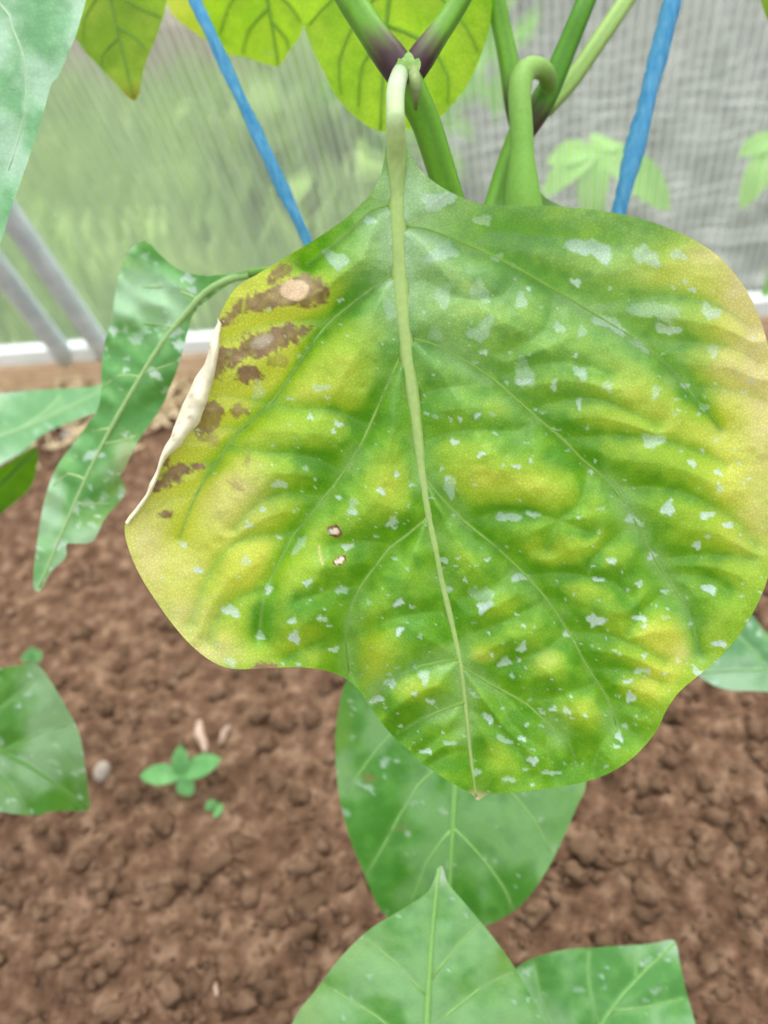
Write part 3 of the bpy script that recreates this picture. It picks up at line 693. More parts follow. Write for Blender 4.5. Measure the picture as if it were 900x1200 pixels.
# ---- pepper plant root: straight below its fork
fork = P(553, 335, 0.262)
stem_base = fork.copy(); stem_base[2] = 0.0; stem_base += np.array([0.004, 0.012, 0])
PLANT = empty('pepper_plant', stem_base, 'tall pepper plant whose big yellowing leaf has brown patches and white drops', 'plant', None)

def add_leaf(L, parent, mat, colf, petiole=None, pet_r=(9, 10), label=None, name='leaf', midrib_r=(7, 1.5), vein_r=(3, 0.8), vein_rgb=(150, 192, 100), mid_rgb=None, pet_rgb=(120, 165, 62), tubes=True, pet_sub=True):
    X, Y, q = L.grid(); fl = L.fields(X, Y)
    V = L.surf(X, Y, 0.0, fl); C = colf(X, Y, fl)
    o = mesh_obj(name, V, q, mat, parent, col=C)
    if label: o['label'] = label
    if tubes:
        v, f = L.vein_tube(L.mid, midrib_r); mesh_obj('midrib', v, f, M_VEIN, o, col=const_col(len(v), lin(mid_rgb or vein_rgb)))
        for vv in L.veins:
            v, f = L.vein_tube(vv, vein_r); mesh_obj('vein', v, f, M_VEIN, o, col=const_col(len(v), lin(vein_rgb)))
    if petiole is not None:
        pts = catmull(petiole, 6); r = np.interp(np.linspace(0, 1, len(pts)), np.linspace(0, 1, len(pet_r)), pet_r)
        v, f = tube(P(pts[:, 0], pts[:, 1], pts[:, 2]), r*pts[:, 2]/F_PX, 12)
        mesh_obj('petiole', v, f, M_STEM, o, col=const_col(len(v), lin(pet_rgb)))
    return o

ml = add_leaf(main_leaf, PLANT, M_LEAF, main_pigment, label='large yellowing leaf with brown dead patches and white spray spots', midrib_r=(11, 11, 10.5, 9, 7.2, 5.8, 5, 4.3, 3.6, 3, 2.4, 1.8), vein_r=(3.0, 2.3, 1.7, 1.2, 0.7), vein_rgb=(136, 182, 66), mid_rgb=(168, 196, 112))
# pale petiole from the node over the top of the blade
_sy = np.array([132.0, 156.0, 185.0, 220.0, 262.0]); _sx = np.array([463.2, 463.8, 464.6, 465.3, 466.0]); _sd = main_leaf.depth(_sx, _sy)-main_leaf.relief(_sx, _sy)
pp = catmull([(476, 76, 0.2335), (468, 89, 0.2180), (463.5, 108, 0.2055)]+[(_sx[k], _sy[k], _sd[k]+(-0.0002, -0.0014, -0.0012, -0.0002, 0.0010)[k]) for k in range(5)], 6)
rr = np.interp(np.linspace(0, 1, len(pp)), [0, .15, .3, .7, .85, 1], [9, 10.5, 11.2, 11.2, 11.0, 10.0])
v, f = tube(P(pp[:, 0], pp[:, 1], pp[:, 2]), rr*pp[:, 2]/F_PX, 14)
o = mesh_obj('petiole', v, f, M_VEIN, ml, col=along_col(len(pp), 14, [(0, lin((120, 160, 80))), (.25, lin((206, 220, 190))), (.45, lin((184, 208, 150))), (.6, lin((176, 204, 130))), (1, lin((168, 196, 112)))]))  # whitish sheen towards the node is put into the pigment
o['label'] = 'pale petiole with a painted whitish sheen'
# bleached dry margin curled towards the viewer on the left edge
def curled_margin():
    outer = catmull([(256, 372), (251, 388), (247, 403), (238, 427), (221, 460), (209, 490), (199, 512), (188, 536), (177, 566), (162, 592), (147, 612)], 6)
    inner = catmull([(260, 380), (257, 400), (254, 424), (246, 457), (239, 484), (227, 503), (211, 523), (193, 541), (181, 570), (167, 594), (150, 615)], 6)
    n = len(outer); k = 7; V = []; C = []
    outer = outer+np.stack([3.2*(vnoise(np.arange(n)/3.0, np.zeros(n), 91)-0.6), np.zeros(n)], 1); inner = inner+np.stack([3.5*(vnoise(np.arange(n)/4.0, np.ones(n), 92)-0.3), np.zeros(n)], 1)*np.sin(np.linspace(0, math.pi, n))[:, None]
    for i in range(n):
        wgt = math.sin(math.pi*min(max(i/(n-1), 0.02), 0.98))
        for j in range(k):
            t = j/(k-1); p = inner[i]*(1-t)+outer[i]*t
            base = float((main_leaf.depth(p[0:1], p[1:2])-main_leaf.relief(inner[i:i+1, 0], inner[i:i+1, 1]))[0])
            lift = 0.0012+0.0045*wgt*math.sin(math.pi*(0.15+0.75*t))
            lift += 0.0012*(float(vnoise(np.array(p[0]/9.0+3), np.array(p[1]/9.0), 63))-0.5)*wgt
            if j == 0: lift = -0.0004
            if j == k-1: lift = -0.003*wgt
            V.append(P(p[0], p[1], base-lift))
            nz = float(vnoise(np.array(p[0]/7.0), np.array(p[1]/7.0), 61)); nz2 = float(vnoise(np.array(p[0]/3.0), np.array(p[1]/3.0), 66))
            k_ = min(1.0, 2.0*max(0, nz+0.4*nz2-0.98)); c = lin((240, 234, 208))*(1-k_)+lin((176, 138, 108))*k_
            C.append([*c, 1])
    Fc = [(i*k+j, i*k+j+1, (i+1)*k+j+1, (i+1)*k+j) for i in range(n-1) for j in range(k-1)]
    o = mesh_obj('curled_margin', V, Fc, pigment_material('dead_margin', 0.7, 0.2, 0.2), ml, col=np.array(C))
    o['label'] = 'bleached cream dry margin curled over the leaf edge'
curled_margin()

# ---- stems of the pepper plant
SG = lin((98, 152, 36)); SG2 = lin((76, 134, 22)); PUR = lin((62, 38, 44)); SGP = lin((134, 172, 76))
def stem(name, pts, r_px, cols, parent=PLANT, sides=20, world_pts=None, label=None, mat=None):
    if world_pts is None:
        pp = catmull(pts, 9); W = P(pp[:, 0], pp[:, 1], pp[:, 2]); d = pp[:, 2]
    else:
        W = catmull(world_pts, 7); d = np.full(len(W), 0.26)
    r = np.interp(np.linspace(0, 1, len(W)), np.linspace(0, 1, len(r_px)), r_px)*d/F_PX
    v, f = tube(W, r, sides)
    # shallow ridges along the stem, colour zones with ragged ends
    k = np.tile(np.arange(sides), len(W)); c = np.repeat(W, sides, 0)
    v = c+(v-c)*(1+0.05*np.cos(k*2*math.pi/sides*5))[:, None]
    t = np.repeat(np.linspace(0, 1, len(W)), sides)+0.035*np.sin(k*2.4)+0.02*np.sin(k*5.1)
    C = np.stack([np.interp(t, [a[0] for a in cols], [a[1][q] for a in cols]) for q in range(3)]+[np.ones(len(t))], 1)
    C[:, :3] *= (1+0.16*np.cos(k*2*math.pi/sides*5))[:, None]
    o = mesh_obj(name, v, f, mat or M_STEM, parent, col=C)
    if label: o['label'] = label
    return o
N1 = (474, 92, 0.234); N2 = (614, 148, 0.290)
stem('stem', None, [17, 17.5, 17], [(0, SG2), (1, SG)], world_pts=[stem_base-np.array([0, 0, 0.012]), stem_base*0.66+fork*0.34+np.array([0.003, 0, 0]), stem_base*0.3+fork*0.7, fork])
stem('branch', [(553, 340, 0.262), (535, 262, 0.250), (516, 195, 0.243), (498, 140, 0.238), N1, (470, 84, 0.2335)], [17, 17, 16.5, 17, 20, 8], [(0, SG), (.75, SG), (.9, lin((92, 96, 50))), (1, PUR)])
stem('branch', [(476, 92, 0.235), (462, 72, 0.236), (444, 48, 0.238), (424, 18, 0.241), (404, -14, 0.244), (340, -130, 0.262), (300, -260, 0.285)], [19, 19, 17, 16.5, 16, 15], [(0, PUR), (.17, PUR), (.28, lin((88, 92, 52))), (.40, SG), (1, SG)])
stem('branch', [(478, 92, 0.235), (490, 72, 0.236), (508, 46, 0.239), (526, 20, 0.243), (548, -18, 0.247), (600, -130, 0.262), (630, -260, 0.280)], [15, 16, 13, 12, 11.5, 11], [(0, PUR), (.17, PUR), (.27, lin((88, 96, 52))), (.38, SG), (1, SG)])
stem('branch', [(553, 338, 0.262), (572, 270, 0.272), (588, 215, 0.281), (602, 176, 0.287), N2], [13, 13, 13, 14, 15], [(0, SG), (.8, SG), (1, lin((70, 74, 44)))])
stem('branch', [(612, 152, 0.2905), (604, 120, 0.292), (598, 80, 0.294), (590, 40, 0.296), (580, -10, 0.298), (565, -120, 0.31)], [13, 12.5, 12, 11, 11, 10], [(0, lin((66, 58, 46))), (.2, lin((70, 66, 46))), (.34, SG), (1, SG)])
stem('branch', [(614, 152, 0.290), (630, 128, 0.288), (646, 98, 0.287), (664, 56, 0.287), (686, 2, 0.288), (730, -110, 0.30)], [14, 15, 13.5, 12, 11.5, 11], [(0, lin((70, 62, 46))), (.15, lin((74, 70, 46))), (.3, SG2), (1, SG2)])
stem('branch', [(640, 128, 0.302), (668, 96, 0.318), (700, 50, 0.330), (738, -6, 0.344), (800, -100, 0.36)], [9, 10, 10, 10, 9], [(0, SGP), (1, lin((160, 192, 110)))])
# tiny shoot in the first node
shoot_root = None
for (tx, ty, d, w) in [(467, 68, .2195, 9), (479, 60, .2215, 11), (491, 68, .222, 9), (470, 80, .2170, 8), (486, 76, .2175, 8)]:
    v, f = simple_blade(P(478, 98, 0.2195), P(tx, ty, d), w*0.228/F_PX*1.3, CAM-P(478, 90, .228), nu=7, nv=4)
    mesh_obj('axil_bud', v, f, M_BUD, PLANT)
v, f = tube(P(np.array([484, 487, 487]), np.array([82, 105, 128]), np.array([0.219, 0.2165, 0.2225])), np.array([7, 7.5, 2])*0.22/F_PX, 10)
mesh_obj('leaf_scar', v, f, M_STEM, PLANT, col=const_col(len(v), lin((140, 160, 100))))

# ---- other leaves: pigment by type
def plain_pigment(lo, hi, seed, resid=0.6, nspots=90, margin=None, film=0.2, vein=(140, 186, 110), yel=None, spot_r=(1.5, 5.0), tipcol=None):
    def fn(X, Y, fl):
        dm, dv, dt = fl; rs = np.random.RandomState(seed)
        n1 = fbm(X/50+10, Y/50+10, seed+200, 4); n2 = fbm(X/12+30, Y/12+30, seed+211, 3); n3 = fbm(X/5+7, Y/5+3, seed+221, 3)
        g = smooth(n1*0.6+n2*0.4, 0.3, 0.7)[:, None]; C = lin(lo)*(1-g)+lin(hi)*g
        if yel:
            for x, y, sx, sy, a, c in yel:
                m = np.clip(a*np.exp(-((X-x)/sx)**2-((Y-y)/sy)**2)*(0.6+0.8*n2), 0, 1)[:, None]; C = C*(1-m)+lin(c)*m
        v = (0.6*np.exp(-(dv/2.6)**2))[:, None]; C = C*(1-v)+lin(vein)*v
        lo_, hi_ = (X.min(), Y.min()), (X.max(), Y.max()); sp = []
        for i in range(nspots):
            r = spot_r[0]+(spot_r[1]-spot_r[0])*rs.rand()**2.5
            sp.append((rs.uniform(lo_[0], hi_[0]), rs.uniform(lo_[1], hi_[1]), r*rs.uniform(0.9, 1.7), r, resid*rs.uniform(0.5, 1.2), rs.uniform(-40, 40)))
        R = np.maximum(spots_layer(X, Y, sp, n3), film*smooth(n1, 0.35, 0.7))[:, None]; R = np.clip(R, 0, 0.95)
        C = C*(1-R)+RES_SHEEN*R
        return np.hstack([C, np.ones((len(C), 1))])
    return fn
M_BACK = leaf_material('backlit_leaf_skin', trans=0.66, rough=0.45, spec=0.4, net=600.0, net_amt=0.1, tint=(1.5, 1.5, 0.8))
BK_LO, BK_HI = (140, 184, 50), (170, 208, 70)
bk = dict(resid=0.1, nspots=10, film=0.0, vein=(120, 168, 44))
# upper leaves of the same plant, lit from behind
L = Leaf([(82, -70), (84, -10), (84, 32), (98, 58), (122, 84), (148, 112), (158, 118), (163, 108), (170, 76), (186, 36), (196, -6), (192, -70), (140, -110)], plane_depth((140, -80, .33), (158, 118, .35), (80, 0, .35)),
         [(140, -105), (128, -30), (134, 20), (146, 70), (157, 116)], [[(130, -10), (165, 10), (188, 20)], [(136, 30), (160, 45), (172, 60)], [(126, -20), (100, 20), (98, 50)], [(138, 45), (120, 65), (120, 82)]], seed=21, bulge=(0.002, 24))
add_leaf(L, PLANT, M_BACK, plain_pigment((126, 164, 52), (158, 190, 74), 1, yel=[(158, 116, 18, 14, .9, (150, 120, 40))], **bk), petiole=[(140, -103, .328), (180, -180, .31), (310, -240, .285)], pet_r=(6, 8), label='hanging pointed olive-green leaf with a brownish tip', midrib_r=(3, 1), vein_r=(1.6, .6), vein_rgb=(118, 156, 50))
L = Leaf([(186, -70), (190, -20), (200, 14), (222, 34), (246, 48), (262, 40), (268, -10), (262, -70)], plane_depth((220, -60, .40), (246, 48, .41), (190, 0, .41)),
         [(225, -70), (232, -10), (246, 46)], [], seed=22)
add_leaf(L, PLANT, M_BACK, plain_pigment((180, 206, 60), (208, 224, 90), 2, **bk), petiole=[(225, -69, .40), (250, -160, .33), (320, -200, .274)], pet_r=(5, 7), label='small bright yellow-green leaf behind the left blue twine', midrib_r=(2, 1), vein_rgb=(140, 170, 40))
L = Leaf([(232, -70), (238, -10), (246, 40), (258, 60), (290, 68), (322, 78), (330, 74), (340, 58), (354, 36), (358, -10), (350, -70), (290, -100)], plane_depth((295, -80, .36), (326, 78, .375), (240, 0, .375)),
         [(296, -98), (308, -30), (318, 25), (326, 77)], [[(306, -30), (272, 0), (258, 40)], [(314, 10), (292, 35), (285, 62)], [(310, -20), (338, 5), (352, 25)], [(318, 25), (335, 45), (338, 58)]], seed=23, bulge=(0.002, 22))
add_leaf(L, PLANT, M_BACK, plain_pigment((150, 200, 50), (180, 220, 64), 3, **bk), petiole=[(296, -97, .358), (330, -150, .32), (335, -170, .267)], pet_r=(6, 8), label='bright lime-green backlit leaf right of the left blue twine', midrib_r=(3, 1), vein_r=(1.8, .6), vein_rgb=(126, 176, 44))
L = Leaf([(340, -70), (346, -10), (358, 36), (378, 82), (396, 116), (420, 140), (446, 154), (478, 152), (508, 144), (534, 118), (552, 92), (566, 58), (575, 24), (576, -30), (560, -90), (450, -130)], plane_depth((455, -110, .30), (446, 154, .325), (350, 0, .325)),
         [(455, -128), (458, -40), (452, 40), (448, 100), (446, 152)], [[(457, -20), (420, 20), (398, 70), (400, 110)], [(453, 40), (425, 75), (420, 125)], [(457, -40), (510, -10), (545, 30), (560, 60)], [(453, 30), (500, 50), (525, 90), (524, 120)], [(449, 80), (480, 105), (490, 140)], [(457, -30), (400, -10), (362, 30)]], seed=24, bulge=(0.0022, 26))
add_leaf(L, PLANT, M_BACK, plain_pigment((146, 198, 48), (176, 218, 64), 4, **bk), petiole=[(455, -127, .298), (480, -190, .29), (612, -200, .275)], pet_r=(7, 9), label='broad lime-green backlit leaf behind the forked branches', midrib_r=(3.5, 1.2), vein_r=(2.2, .7), vein_rgb=(124, 176, 42))

# leaf on the bent petiole of the second node, blade mostly behind the main leaf
L = Leaf([(600, 214), (606, 206), (618, 206), (626, 214), (640, 232), (670, 250), (710, 300), (722, 400), (690, 490), (640, 540), (590, 490), (556, 400), (556, 300), (574, 248), (592, 230)], plane_depth((612, 210, .268), (640, 540, .300), (720, 320, .276)),
         [(612, 208), (615, 300), (625, 420), (640, 535)], [[(613, 250), (660, 300), (700, 350)], [(613, 250), (580, 310), (565, 370)]], seed=25)
bl = add_leaf(L, PLANT, M_LEAF2, plain_pigment((84, 136, 40), (122, 170, 66), 5, nspots=20), label='leaf hanging from a sharply bent petiole behind the big leaf', midrib_r=(8, 2), pet_rgb=(128, 176, 72))
pp = catmull([(640, 112, .286), (643, 98, .2825), (638, 84, .276), (624, 79, .272), (613, 88, .270), (609, 110, .2685), (611, 150, .2675), (612, 190, .2670), (613, 232, .2670), (614, 262, .268)], 6)
rr = np.interp(np.linspace(0, 1, len(pp)), [0, .2, .4, .6, .75, .88, 1], [9, 11, 13, 13.5, 14, 21, 26])
v, f = tube(P(pp[:, 0], pp[:, 1], pp[:, 2]), rr*pp[:, 2]/F_PX, 14, flat=None)
mesh_obj('petiole', v, f, M_STEM, bl, col=along_col(len(pp), 14, [(0, lin((96, 140, 52))), (.35, lin((146, 186, 96))), (.7, lin((120, 170, 70))), (1, lin((116, 166, 60)))]))

# drooping leaf at the left
DR = [(161, 285), (174, 284), (188, 299), (210, 316), (240, 323), (272, 320), (300, 316), (300, 325), (270, 333), (242, 353), (226, 370), (217, 400), (206, 437), (188, 479), (165, 512), (145, 551), (141, 558), (147, 578), (124, 606), (109, 634), (92, 637),
      (78, 638), (77, 653), (60, 670), (46, 693), (39, 682), (44, 632), (52, 587), (67, 546), (97, 505), (116, 475), (119, 430), (123, 400), (131, 374), (136, 336), (146, 302)]
def dr_cup(X, Y):
    mid = np.interp(Y, [330, 400, 500, 600, 690], [245, 195, 130, 85, 45])
    s = X-mid
    return -0.010*np.clip(-s/60, 0, 1.6)**1.2-0.006*np.clip(s/40, 0, 1.5)+0.0035*np.sin(Y/13.0+X/30.0)*np.clip(np.abs(s)/40, 0, 1)+0.002*np.sin(Y/6.0-X/9.0)*np.clip(-s/40, 0, 1)
L = Leaf(DR, plane_depth((300, 320, .270), (45, 690, .315), (135, 340, .292)), [(300, 320), (268, 327), (240, 343), (218, 368), (190, 402), (160, 450), (130, 502), (100, 562), (74, 622), (46, 688)],
         [[(232, 350), (190, 335), (150, 340)], [(205, 384), (165, 378), (135, 392)], [(165, 442), (140, 440), (120, 455)], [(130, 502), (108, 505)], [(168, 438), (190, 430), (205, 425)], [(122, 520), (148, 515), (160, 510)], [(100, 562), (80, 555), (62, 570)], [(90, 590), (110, 590), (130, 590)]], step=2.6, seed=26, bulge=(0.0024, 20), cup=dr_cup)
add_leaf(L, PLANT, M_LEAF2, plain_pigment((96, 164, 84), (140, 200, 120), 6, resid=.8, nspots=260, film=.40, vein=(136, 182, 110), yel=[(150, 540, 14, 26, .9, (160, 180, 80)), (120, 610, 24, 18, .6, (140, 176, 90)), (140, 575, 14, 14, .4, (150, 176, 80))], spot_r=(2, 6)),
         petiole=[(292, 320, .2705), (330, 318, .268), (400, 330, .266), (500, 345, .264), (551, 345, .263)], pet_r=(5, 6, 7, 8), label='narrow drooping blue-green leaf with rolled edges and whitish spots', midrib_r=(4.5, 3, 1.2), vein_r=(1.4, .5), vein_rgb=(176, 214, 142), pet_rgb=(112, 158, 74))
# lower leaf behind the tip
L = Leaf([(470, 735), (430, 760), (406, 798), (397, 830), (393, 870), (397, 930), (410, 982), (430, 1032), (446, 1066), (470, 1085), (510, 1096), (550, 1091), (585, 1078), (615, 1056), (642, 1018), (661, 980), (676, 945), (687, 918), (680, 870), (650, 810), (600, 760), (540, 735)],
         plane_depth((540, 740, .310), (525, 1090, .330), (680, 920, .320)), [(540, 738), (537, 830), (533, 920), (529, 1000), (524, 1094)],
         [[(538, 800), (490, 830), (440, 880), (405, 930)], [(535, 880), (490, 920), (450, 990), (430, 1025)], [(531, 970), (500, 1010), (475, 1080)], [(538, 800), (590, 830), (640, 880), (680, 910)], [(535, 880), (580, 910), (625, 960), (645, 1000)], [(531, 970), (560, 1000), (590, 1040), (600, 1065)]], step=3.2, seed=27, bulge=(0.0022, 34), cup=lambda X, Y: -0.012*((X-530)/150)**2)
add_leaf(L, PLANT, M_LEAF2, plain_pigment((78, 148, 52), (110, 178, 74), 7, resid=.55, nspots=70, film=.18, yel=[(400, 850, 14, 60, .5, (130, 176, 70)), (432, 912, 7, 4, 1.0, (150, 130, 80)), (470, 970, 12, 5, .5, (140, 140, 90)), (685, 925, 14, 40, .4, (130, 180, 60))]),
         petiole=[(540, 742, .3095), (548, 700, .315), (566, 660, .33)], pet_r=(5, 6), label='broad mid-green leaf below the tip of the yellowing leaf', midrib_r=(4.5, 2), vein_r=(1.7, .6), vein_rgb=(150, 208, 116))

# ------------------------------------------------------------------ neighbouring plants, stems outside the picture
def ground_below(px, py, d):
    w = P(px, py, d); g = w.copy(); g[2] = 0; return w, g
# left neighbour
wt, gt = ground_below(-330, 330, 0.36)
PB = empty('pepper_plant', gt, 'green pepper plant whose pale close leaf and lower leaves reach past the drooping leaf', 'plant')
stem('stem', None, [16, 15, 13], [(0, SG2), (1, SG)], parent=PB, world_pts=[gt-np.array([0, 0, .012]), gt*0.6+wt*0.4, wt, wt+np.array([0, 0, .16])])
def stem_at(g, w, z): return g+(w-g)*min(z/w[2], 1.0)
def pet_to(L, start, g, w, parent_leaf, z, r=(6, 8), rgb=(120, 165, 70)):
    sxy = np.array([[start[0], start[1]]], float); a = L.surf(sxy[:, 0], sxy[:, 1])[0]; b = stem_at(g, w, z)
    if z > w[2]: b = w+np.array([0, 0, z-w[2]])
    m = (a+b)/2+np.array([0, 0, 0.012]); W = catmull([a, m, b], 8)
    rad = np.interp(np.linspace(0, 1, len(W)), np.linspace(0, 1, len(r)), r)*0.3/F_PX
    v, f = tube(W, rad, 10); mesh_obj('petiole', v, f, M_STEM, parent_leaf, col=const_col(len(v), lin(rgb)))
L = Leaf([(-260, 60), (-200, -90), (-90, -160), (40, -150), (118, -60), (101, 0), (88, 44), (69, 88), (60, 100), (46, 150), (26, 208), (11, 252), (0, 286), (-25, 340), (-70, 372), (-140, 340), (-220, 220)], plane_depth((-200, 0, .185), (100, 0, .178), (0, 286, .186)),
         [(-255, 55), (-180, 80), (-110, 130), (-80, 230), (-66, 370)], [[(-200, 72), (-80, -30), (0, 5), (14, 32), (26, 62), (31, 90), (30, 125), (23, 160), (10, 200)], [(-120, 122), (-60, 110), (0, 200)], [(-190, 75), (-60, -90), (60, -60), (92, 0)], [(-150, 100), (-190, 160), (-200, 210)]], step=2.6, seed=31, bulge=(0.0018, 36), cup=lambda X, Y: -0.004*np.clip((X+1.0*(Y-286)*0.36-60)/60, 0, 1.5)**2)
o = add_leaf(L, PB, M_LEAF2, plain_pigment((118, 176, 124), (150, 204, 156), 8, resid=.55, nspots=60, film=.45, vein=(190, 220, 190), spot_r=(1.5, 4.5)), label='pale bluish-green leaf hanging close at the top', midrib_r=(5, 2), vein_r=(2.2, .8), vein_rgb=(176, 210, 170))
pet_to(L, (-255, 55), gt, wt, o, wt[2]+0.10)
L = Leaf([(-160, 520), (-90, 482), (-30, 466), (20, 459), (60, 456), (100, 454), (128, 452), (122, 478), (92, 491), (54, 507), (26, 530), (0, 545), (-50, 575), (-120, 590)], plane_depth((-150, 530, .44), (120, 460, .46), (0, 540, .425)),
         [(-155, 545), (-60, 530), (20, 505), (80, 478), (126, 455)], [[(-60, 530), (-20, 500), (10, 470)], [(20, 505), (50, 485), (70, 465)]], step=3.2, seed=32, bulge=(0.002, 16))
o = add_leaf(L, PB, M_LEAF2, plain_pigment((110, 168, 110), (144, 196, 140), 9, resid=.4, nspots=20, film=.35), label='light green leaf lying level behind the drooping leaf', midrib_r=(4, 1.5), vein_r=(2, .8), vein_rgb=(160, 200, 150))
pet_to(L, (-153, 545), gt, wt, o, 0.15)
L = Leaf([(-90, 610), (-40, 560), (0, 548), (20, 536), (42, 524), (43, 548), (36, 570), (18, 588), (0, 602), (-30, 630), (-70, 640)], plane_depth((-80, 620, .44), (42, 530, .47), (0, 600, .46)), [(-88, 620), (-20, 585), (42, 526)], [], seed=33)
o = add_leaf(L, PB, M_BACK, plain_pigment((84, 146, 16), (108, 168, 24), 10, nspots=0, film=0, resid=0), label='vivid green leaf hanging below the light green level leaf', midrib_r=(3, 1), vein_rgb=(90, 140, 30))
pet_to(L, (-86, 620), gt, wt, o, 0.13)
L = Leaf([(-130, 870), (-100, 810), (-40, 790), (0, 783), (26, 779), (43, 779), (56, 793), (76, 826), (93, 860), (100, 900), (104, 934), (104, 949), (80, 950), (60, 951), (40, 955), (0, 951), (-60, 930)], plane_depth((-100, 860, .34), (104, 945, .37), (40, 780, .36)),
         [(-125, 868), (-50, 868), (10, 885), (60, 915), (103, 948)], [[(-40, 868), (0, 830), (40, 800)], [(0, 882), (45, 860), (80, 850)], [(-30, 872), (10, 920), (30, 950)], [(-90, 866), (-50, 820), (0, 795)]], step=2.8, seed=34, bulge=(0.0024, 22), cup=lambda X, Y: -0.006*np.clip((X-40)/60, 0, 1.2)**2)
o = add_leaf(L, PB, M_LEAF2, plain_pigment((74, 136, 40), (106, 164, 70), 11, resid=.6, nspots=60, film=.28, spot_r=(2, 5.5), yel=[(80, 930, 40, 26, .6, (84, 140, 26))]), label='green leaf with whitish spots hanging low over the soil beside the grey pebble', midrib_r=(3, 1), vein_r=(1.4, .6), vein_rgb=(106, 164, 74))
pet_to(L, (-124, 868), gt, wt, o, 0.10)

# near neighbour below the frame
wt2, gt2 = ground_below(560, 1560, 0.29)
gt2 = gt2+np.array([0, -0.02, 0]); wt2 = gt2+np.array([0, 0, 0.10])
PC = empty('pepper_plant', gt2, 'young pepper plant with two broad green leaves rising from below', 'plant')
stem('stem', None, [13, 12, 10], [(0, SG2), (1, SG)], parent=PC, world_pts=[gt2-np.array([0, 0, .012]), gt2*0.6+wt2*0.4, wt2])
L = Leaf([(516, 1014), (526, 1036), (548, 1062), (576, 1096), (602, 1132), (626, 1174), (650, 1222), (660, 1270), (630, 1340), (560, 1390), (500, 1404), (440, 1390), (370, 1340), (322, 1265), (344, 1196), (370, 1160), (400, 1121), (432, 1090), (470, 1066), (502, 1044)], plane_depth((500, 1400, .268), (515, 1015, .280), (650, 1220, .272)),
         [(500, 1402), (497, 1300), (500, 1200), (506, 1100), (514, 1018)], [[(503, 1150), (535, 1110), (560, 1085)], [(500, 1210), (560, 1160), (600, 1140)], [(498, 1290), (570, 1240), (640, 1220)], [(502, 1170), (465, 1130), (430, 1100)], [(499, 1240), (440, 1190), (380, 1155)], [(497, 1310), (420, 1270), (345, 1220)]], step=3.0, seed=41, bulge=(0.0022, 36), cup=lambda X, Y: -0.010*((X-500)/150)**2)
o = add_leaf(L, PC, M_LEAF2, plain_pigment((88, 154, 62), (118, 180, 84), 12, resid=.6, nspots=70, film=.17, vein=(150, 190, 110), spot_r=(1.2, 4), yel=[(400, 1110, 40, 26, .5, (140, 180, 70)), (360, 1180, 20, 40, .5, (140, 176, 60)), (515, 1022, 12, 16, .8, (206, 214, 200)), (590, 1120, 14, 30, .35, (150, 180, 70))]), label='broad green leaf with a pale tip pointing at the leaf above it', midrib_r=(5, 4, 2), vein_r=(1.6, .6), vein_rgb=(138, 190, 100))
pet_to(L, (500, 1400), gt2, wt2, o, 0.09)
L = Leaf([(590, 1210), (598, 1150), (604, 1136), (622, 1124), (660, 1113), (700, 1110), (760, 1106), (786, 1101), (793, 1108), (797, 1130), (805, 1165), (815, 1200), (832, 1270), (790, 1340), (700, 1360), (620, 1310)], plane_depth((640, 1320, .31), (790, 1105, .33), (600, 1150, .325)),
         [(640, 1322), (680, 1240), (730, 1165), (791, 1105)], [[(700, 1205), (690, 1150), (690, 1115)], [(670, 1260), (640, 1190), (625, 1130)], [(715, 1185), (760, 1180), (800, 1170)], [(690, 1225), (760, 1230), (820, 1240)], [(745, 1150), (745, 1125), (750, 1110)]], step=3.0, seed=42, bulge=(0.0024, 26))
o = add_leaf(L, PC, M_LEAF2, plain_pigment((82, 148, 66), (112, 174, 88), 13, resid=.5, nspots=60, film=.20, spot_r=(1.5, 4.5), yel=[(788, 1106, 14, 12, .7, (190, 214, 190))]), label='green puckered leaf with a blunt pale tip over bare soil', midrib_r=(3.5, 1.2), vein_r=(1.5, .6), vein_rgb=(124, 178, 98))
pet_to(L, (641, 1320), gt2, wt2, o, 0.08)

# right neighbour
wt3, gt3 = ground_below(1230, 560, 0.36)
PD = empty('pepper_plant', gt3, 'green pepper plant with a blue-green leaf showing under the yellowing leaf margin', 'plant')
stem('stem', None, [15, 14, 12], [(0, SG2), (1, SG)], parent=PD, world_pts=[gt3-np.array([0, 0, .012]), gt3*0.6+wt3*0.4, wt3, wt3+np.array([0, 0, .25])])
L = Leaf([(818, 788), (832, 768), (848, 742), (866, 724), (880, 720), (900, 742), (940, 760), (1000, 770), (1060, 800), (1010, 826), (940, 822), (900, 811), (860, 809), (836, 803)], plane_depth((1060, 800, .37), (820, 790, .38), (880, 722, .39)),
         [(1058, 800), (980, 798), (900, 785), (820, 789)], [[(950, 795), (920, 765), (890, 740)], [(900, 785), (880, 760), (860, 740)]], step=2.8, seed=51, bulge=(0.002, 16))
o = add_leaf(L, PD, M_LEAF2, plain_pigment((84, 142, 86), (118, 172, 112), 14, resid=.55, nspots=30, film=.25, spot_r=(1.5, 4)), label='blue-green leaf on the soil side of the yellowing leaf', midrib_r=(2.5, 1), vein_r=(1.5, .6), vein_rgb=(130, 176, 116))
pet_to(L, (1057, 800), gt3, wt3, o, 0.11)
L = Leaf([(886, -30), (892, 2), (899, 22), (908, 34), (930, 30), (970, -10), (980, -60), (940, -100), (900, -80)], plane_depth((980, -60, .32), (890, 0, .33), (908, 34, .33)), [(960, -90), (930, -30), (906, 32)], [], seed=52)
o = add_leaf(L, PD, M_BACK, plain_pigment((120, 160, 40), (150, 186, 50), 15, **bk), label='tip of a lime-green leaf hanging at the top', midrib_r=(2, 1))
pet_to(L, (958, -88), gt3, wt3, o, wt3[2]+0.22)

